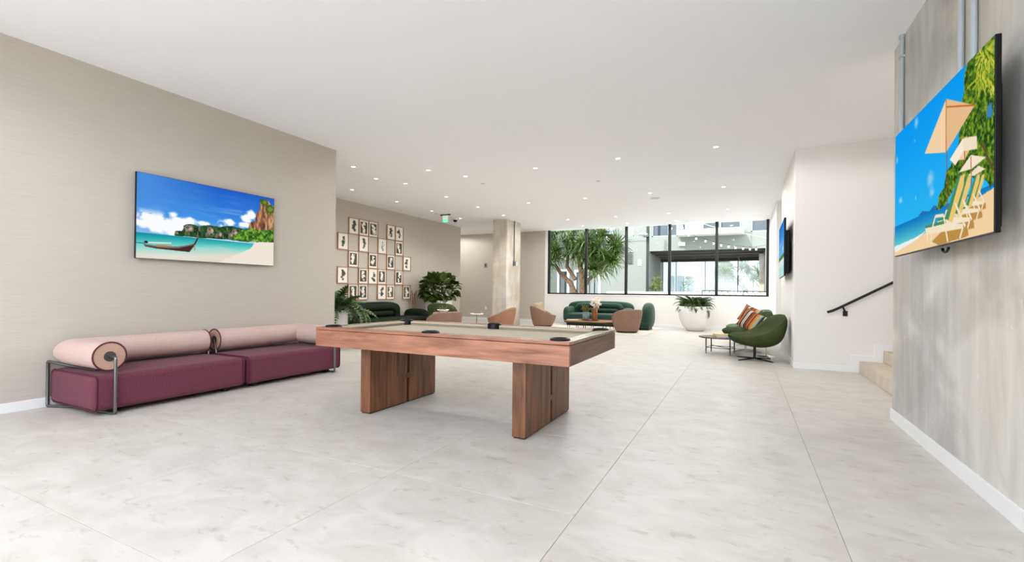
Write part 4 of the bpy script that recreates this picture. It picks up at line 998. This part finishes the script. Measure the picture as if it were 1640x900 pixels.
# low ledge, railing
tag(MB().box(-6.3, 1.9, 23.6, 23.9, -.3, 1.2).build('ledge', m_facw, bevel=.02), 'low white planter ledge before the passage', 'ledge')
t = thing('railing', 'black slanted-bar railing low in the window near the passage', 'railing', (0, 21.6, 0))
MB().cyl((-1.6, 0, 1.27), (1.6, 0, 1.23), .022, n=6).build('top_rail', m_black, t)
for x in (-1.6, 0, 1.6): MB().cyl((x, 0, -.22), (x, 0, 1.25), .02, n=6).build('post', m_black, t)
for k in range(14): MB().cyl((-1.55+k*.235, 0, 1.25), (-1.2+k*.235, 0, .75), .013, n=5).build('bar', m_black, t)
# lamp post
t = thing('lamp_post', 'black courtyard lamp post with a round white head', 'lamp post', (-4.4, 24.4, -.22))
MB().box(-.065, .065, -.065, .065, 0, 5.6).build('pole', M('post_black', (30, 34, 38), .5), t)
MB().lathe([(0, .0), (.22, .02), (.26, .06), (.18, .13), (.05, .16), (0, .16)], c=(-.18, -.3), n=24).build('head', M('lamp_white', (150, 155, 158), .3), t, loc=(0, 0, 4.25))
MB().box(-.2, .06, -.3, .05, 4.2, 4.26).build('arm', m_steel, t)
# string lights
BP = [(-3.71, 4.26), (-2.943, 4.05), (-2.2, 3.71), (-1.888, 3.55), (-1.504, 3.42), (-1.178, 3.31), (-.88, 3.22), (-.587, 3.15), (-.321, 3.09), (-.035, 3.05), (.224, 3.02), (.457, 3.01)]
t = thing('string_lights', 'string of white globe bulbs hung across the courtyard', 'string lights', (0, 22, 0))
MB().tube([(-4.4, 2.35, 5.0), (-4.3, .1, 4.75)]+[(x, 0, z+.1) for x, z in BP]+[(.72, 0, 3.16), (2.2, 4.0, 3.5)], .006, n=4).build('cable', m_black, t)
mb_ = M('bulb', (250, 248, 240), .2, emit=1.0)
for k, (x, z) in enumerate(BP):
    bb = MB().sq((0, 0, 0), (.04, .04, .05), 1, 1, 8, 12).build('bulb', mb_, t, loc=(x, 0, z)) if k == 0 else dup(b1, (x, 0, z), t)
    if k == 0: b1 = bb
    MB().cyl((0, 0, .045), (0, 0, .1), .018, n=6).build('socket', m_black, bb)
t = thing('guy_wire', 'thin pale wire slanting across the courtyard', 'wire', (0, 23, 0))
MB().tube([(-3.04, 2.04, 5.08), (-1.4, 1.6, 4.4), (3.0, 3.02, 3.3)], .009, n=4).build('cable', m_facw, t)

# ---- screw pine
def rosette(n, L, seed):
    rs = random.Random(seed); m = MB()
    for k in range(n):
        a = k*2.39996; el = 1.45-2.0*(k/n)**.9+rs.uniform(-.15, .15); l = L*rs.uniform(.7, 1.1); w = .026
        p = Vector((0, 0, 0)); sd = Vector((-math.sin(a), math.cos(a), 0)); g = []
        for j in range(5):
            ww = w*(1-(j/4)**2)+.002; g.append([p-sd*ww, p+sd*ww]); e = el-.95*(j/4)**1.5*rs.uniform(.6, 1.4)
            p = p+Vector((math.cos(a)*math.cos(e), math.sin(a)*math.cos(e), math.sin(e)))*l/4
        m.surf(g, False)
    return m
def screw_pine(label, loc, heads, trunks, mats, seed):
    rs = random.Random(seed); t = thing('screw_pine', label, 'tree', loc)
    for pts, r in trunks: MB().tube(pts, r, n=9).build('trunk', mats[1], t)
    src = [rosette(64, .85, s).build('leaf_rosette', mats[0], t) for s in (1, 2, 3)]
    for k, (x, y, z, s_) in enumerate(heads):
        o = src[k] if k < 3 else dup(src[k % 3], parent=t)
        o.location = (x, y, z); o.scale = (s_, s_, s_); o.rotation_euler = (rs.uniform(-.5, .5)-y*.2, rs.uniform(-.3, .3)+x*.35, rs.uniform(0, 6))
m_pand = M('screw_pine_leaf', (92, 118, 46), .36, c2=(36, 56, 20), nscale=3, spec=.6)
m_bark = M('screw_pine_bark', (112, 88, 68), .9, c2=(66, 48, 36), nscale=9, bump=.5)
rs = random.Random(11); heads = []
for k in range(26): heads.append((rs.uniform(-1.7, .1), rs.uniform(-.8, .7), rs.uniform(2.75, 4.3), rs.uniform(.8, 1.05)))
for k in range(24): 
    a = rs.uniform(0, 2*PI); q = math.sqrt(rs.random()); heads.append((.85+.75*q*math.cos(a), rs.uniform(-.8, .7), 3.1+.85*q*math.sin(a), rs.uniform(.8, 1.05)))
heads += [(-1.85, 0, 2.45, .85), (-1.75, -.4, 2.75, .9), (-1.6, .3, 3.3, .95), (.0, .1, 3.3, 1.), (-1.5, -.3, 2.5, .8), (-1.35, .2, 3.0, .9), (.2, -.5, 2.9, .9), (1.5, -.3, 2.6, .75), (.4, -.6, 3.6, 1)]
screw_pine('large screw pine tree with spiky green heads outside the window', (-6.45, 20, -.2), heads,
           [([(-.3, 0, 0), (-.3, 0, 1.2), (-.55, 0, 1.75), (-1.0, 0, 2.15), (-1.3, 0, 2.6)], [.17, .14, .11, .09, .07]), ([(0, 0, 0), (.03, 0, 1.3), (.0, 0, 2.0), (-.1, 0, 2.6), (-.3, 0, 3.2)], [.18, .15, .14, .11, .08]),
            ([(.05, 0, 1.4), (.3, 0, 1.9), (.7, 0, 2.2), (1.1, 0, 2.5), (1.2, 0, 3.0)], [.09, .085, .08, .07, .05]), ([(-.3, 0, 1.9), (-.75, .1, 2.5), (-.7, .1, 3.2)], [.09, .08, .05]), ([(0, 0, 2.1), (.45, -.1, 2.75), (.6, -.1, 3.4)], [.1, .08, .05])], (m_pand, m_bark), 2)
rs = random.Random(12)
screw_pine('screw pine behind the passage glass, leaves paled to imitate its reflection', (.1, 34, -.2), [(rs.uniform(-1.6, 1.3), rs.uniform(-.8, .8), rs.uniform(2.0, 3.6), 1.1) for _ in range(16)], [([(0, 0, 0), (0, 0, 1.6), (-.5, 0, 2.4)], [.2, .17, .1])], (M('reflection_paled_leaf', (120, 150, 84), .5), m_bark), 3)  # leaf colour lightened to imitate reflection on the passage glass
def shrub(label, loc, r, h, n, col, col2, seed):
    rs = random.Random(seed); t = thing('shrub', label, 'shrub', loc); m = MB()
    for k in range(n):
        a = rs.uniform(0, 2*PI); q = math.sqrt(rs.random()); z = rs.random(); rr = r*q*(1-.55*z); c = Vector((rr*math.cos(a), rr*math.sin(a), z*h)); d = Vector((rs.uniform(-1, 1), rs.uniform(-1, 1), rs.uniform(-.3, 1))).normalized()*.11; sd = Vector((d.y, -d.x, rs.uniform(-.05, .05))).normalized()*.035
        m.add([c, c+d*.5+sd, c+d, c+d*.5-sd], [(0, 1, 2, 3)])
    m.build('foliage', M('shrub_leaf', col, .6, c2=col2, nscale=5), t); MB().cyl((0, 0, -.2), (0, 0, h*.5), .03, n=6).build('stem', m_bark, t)
shrub('yellow green shrub beside the lamp post', (-3.95, 24.5, .0), .42, 1.95, 700, (140, 152, 40), (60, 86, 22), 1)
shrub('small green shrub at the foot of the lamp post', (-4.25, 24.6, .0), .45, 1.5, 400, (96, 122, 40), (46, 70, 22), 2)
shrub('green bush seen through the passage glass', (-3.2, 33, .0), .9, 2.2, 1100, (150, 180, 74), (86, 122, 40), 3)
shrub('bright bush farther along behind the passage glass', (-1.6, 34, .0), 1.1, 1.9, 1100, (170, 196, 100), (100, 136, 56), 4)
t = thing('white_house', 'white flat house beyond the passage glass', 'building', (-4.5, 48, 0))
MB().box(-6, 3.2, 0, 5, -.3, 4.2).build('wall', m_facw, t)
for k in range(6): f = MB().box(-2.2+k*.9, -1.6+k*.9, -.06, 0, 1.2, 2.8).build('window', m_alu, t); MB().box(-2.14+k*.9, -1.66+k*.9, -.08, -.06, 1.26, 2.74).build('pane', m_bpane, f)
t = thing('garden_umbrella', 'white garden umbrella beyond the passage glass', 'umbrella', (-2.4, 39, -.2))
MB().cyl((0, 0, 0), (0, 0, 2.6), .03, n=8).build('pole', m_alu, t); MB().lathe([(1.5, 2.2), (.05, 2.75), (0, 2.75)], n=8, smooth=False).build('canopy', m_facw, t)
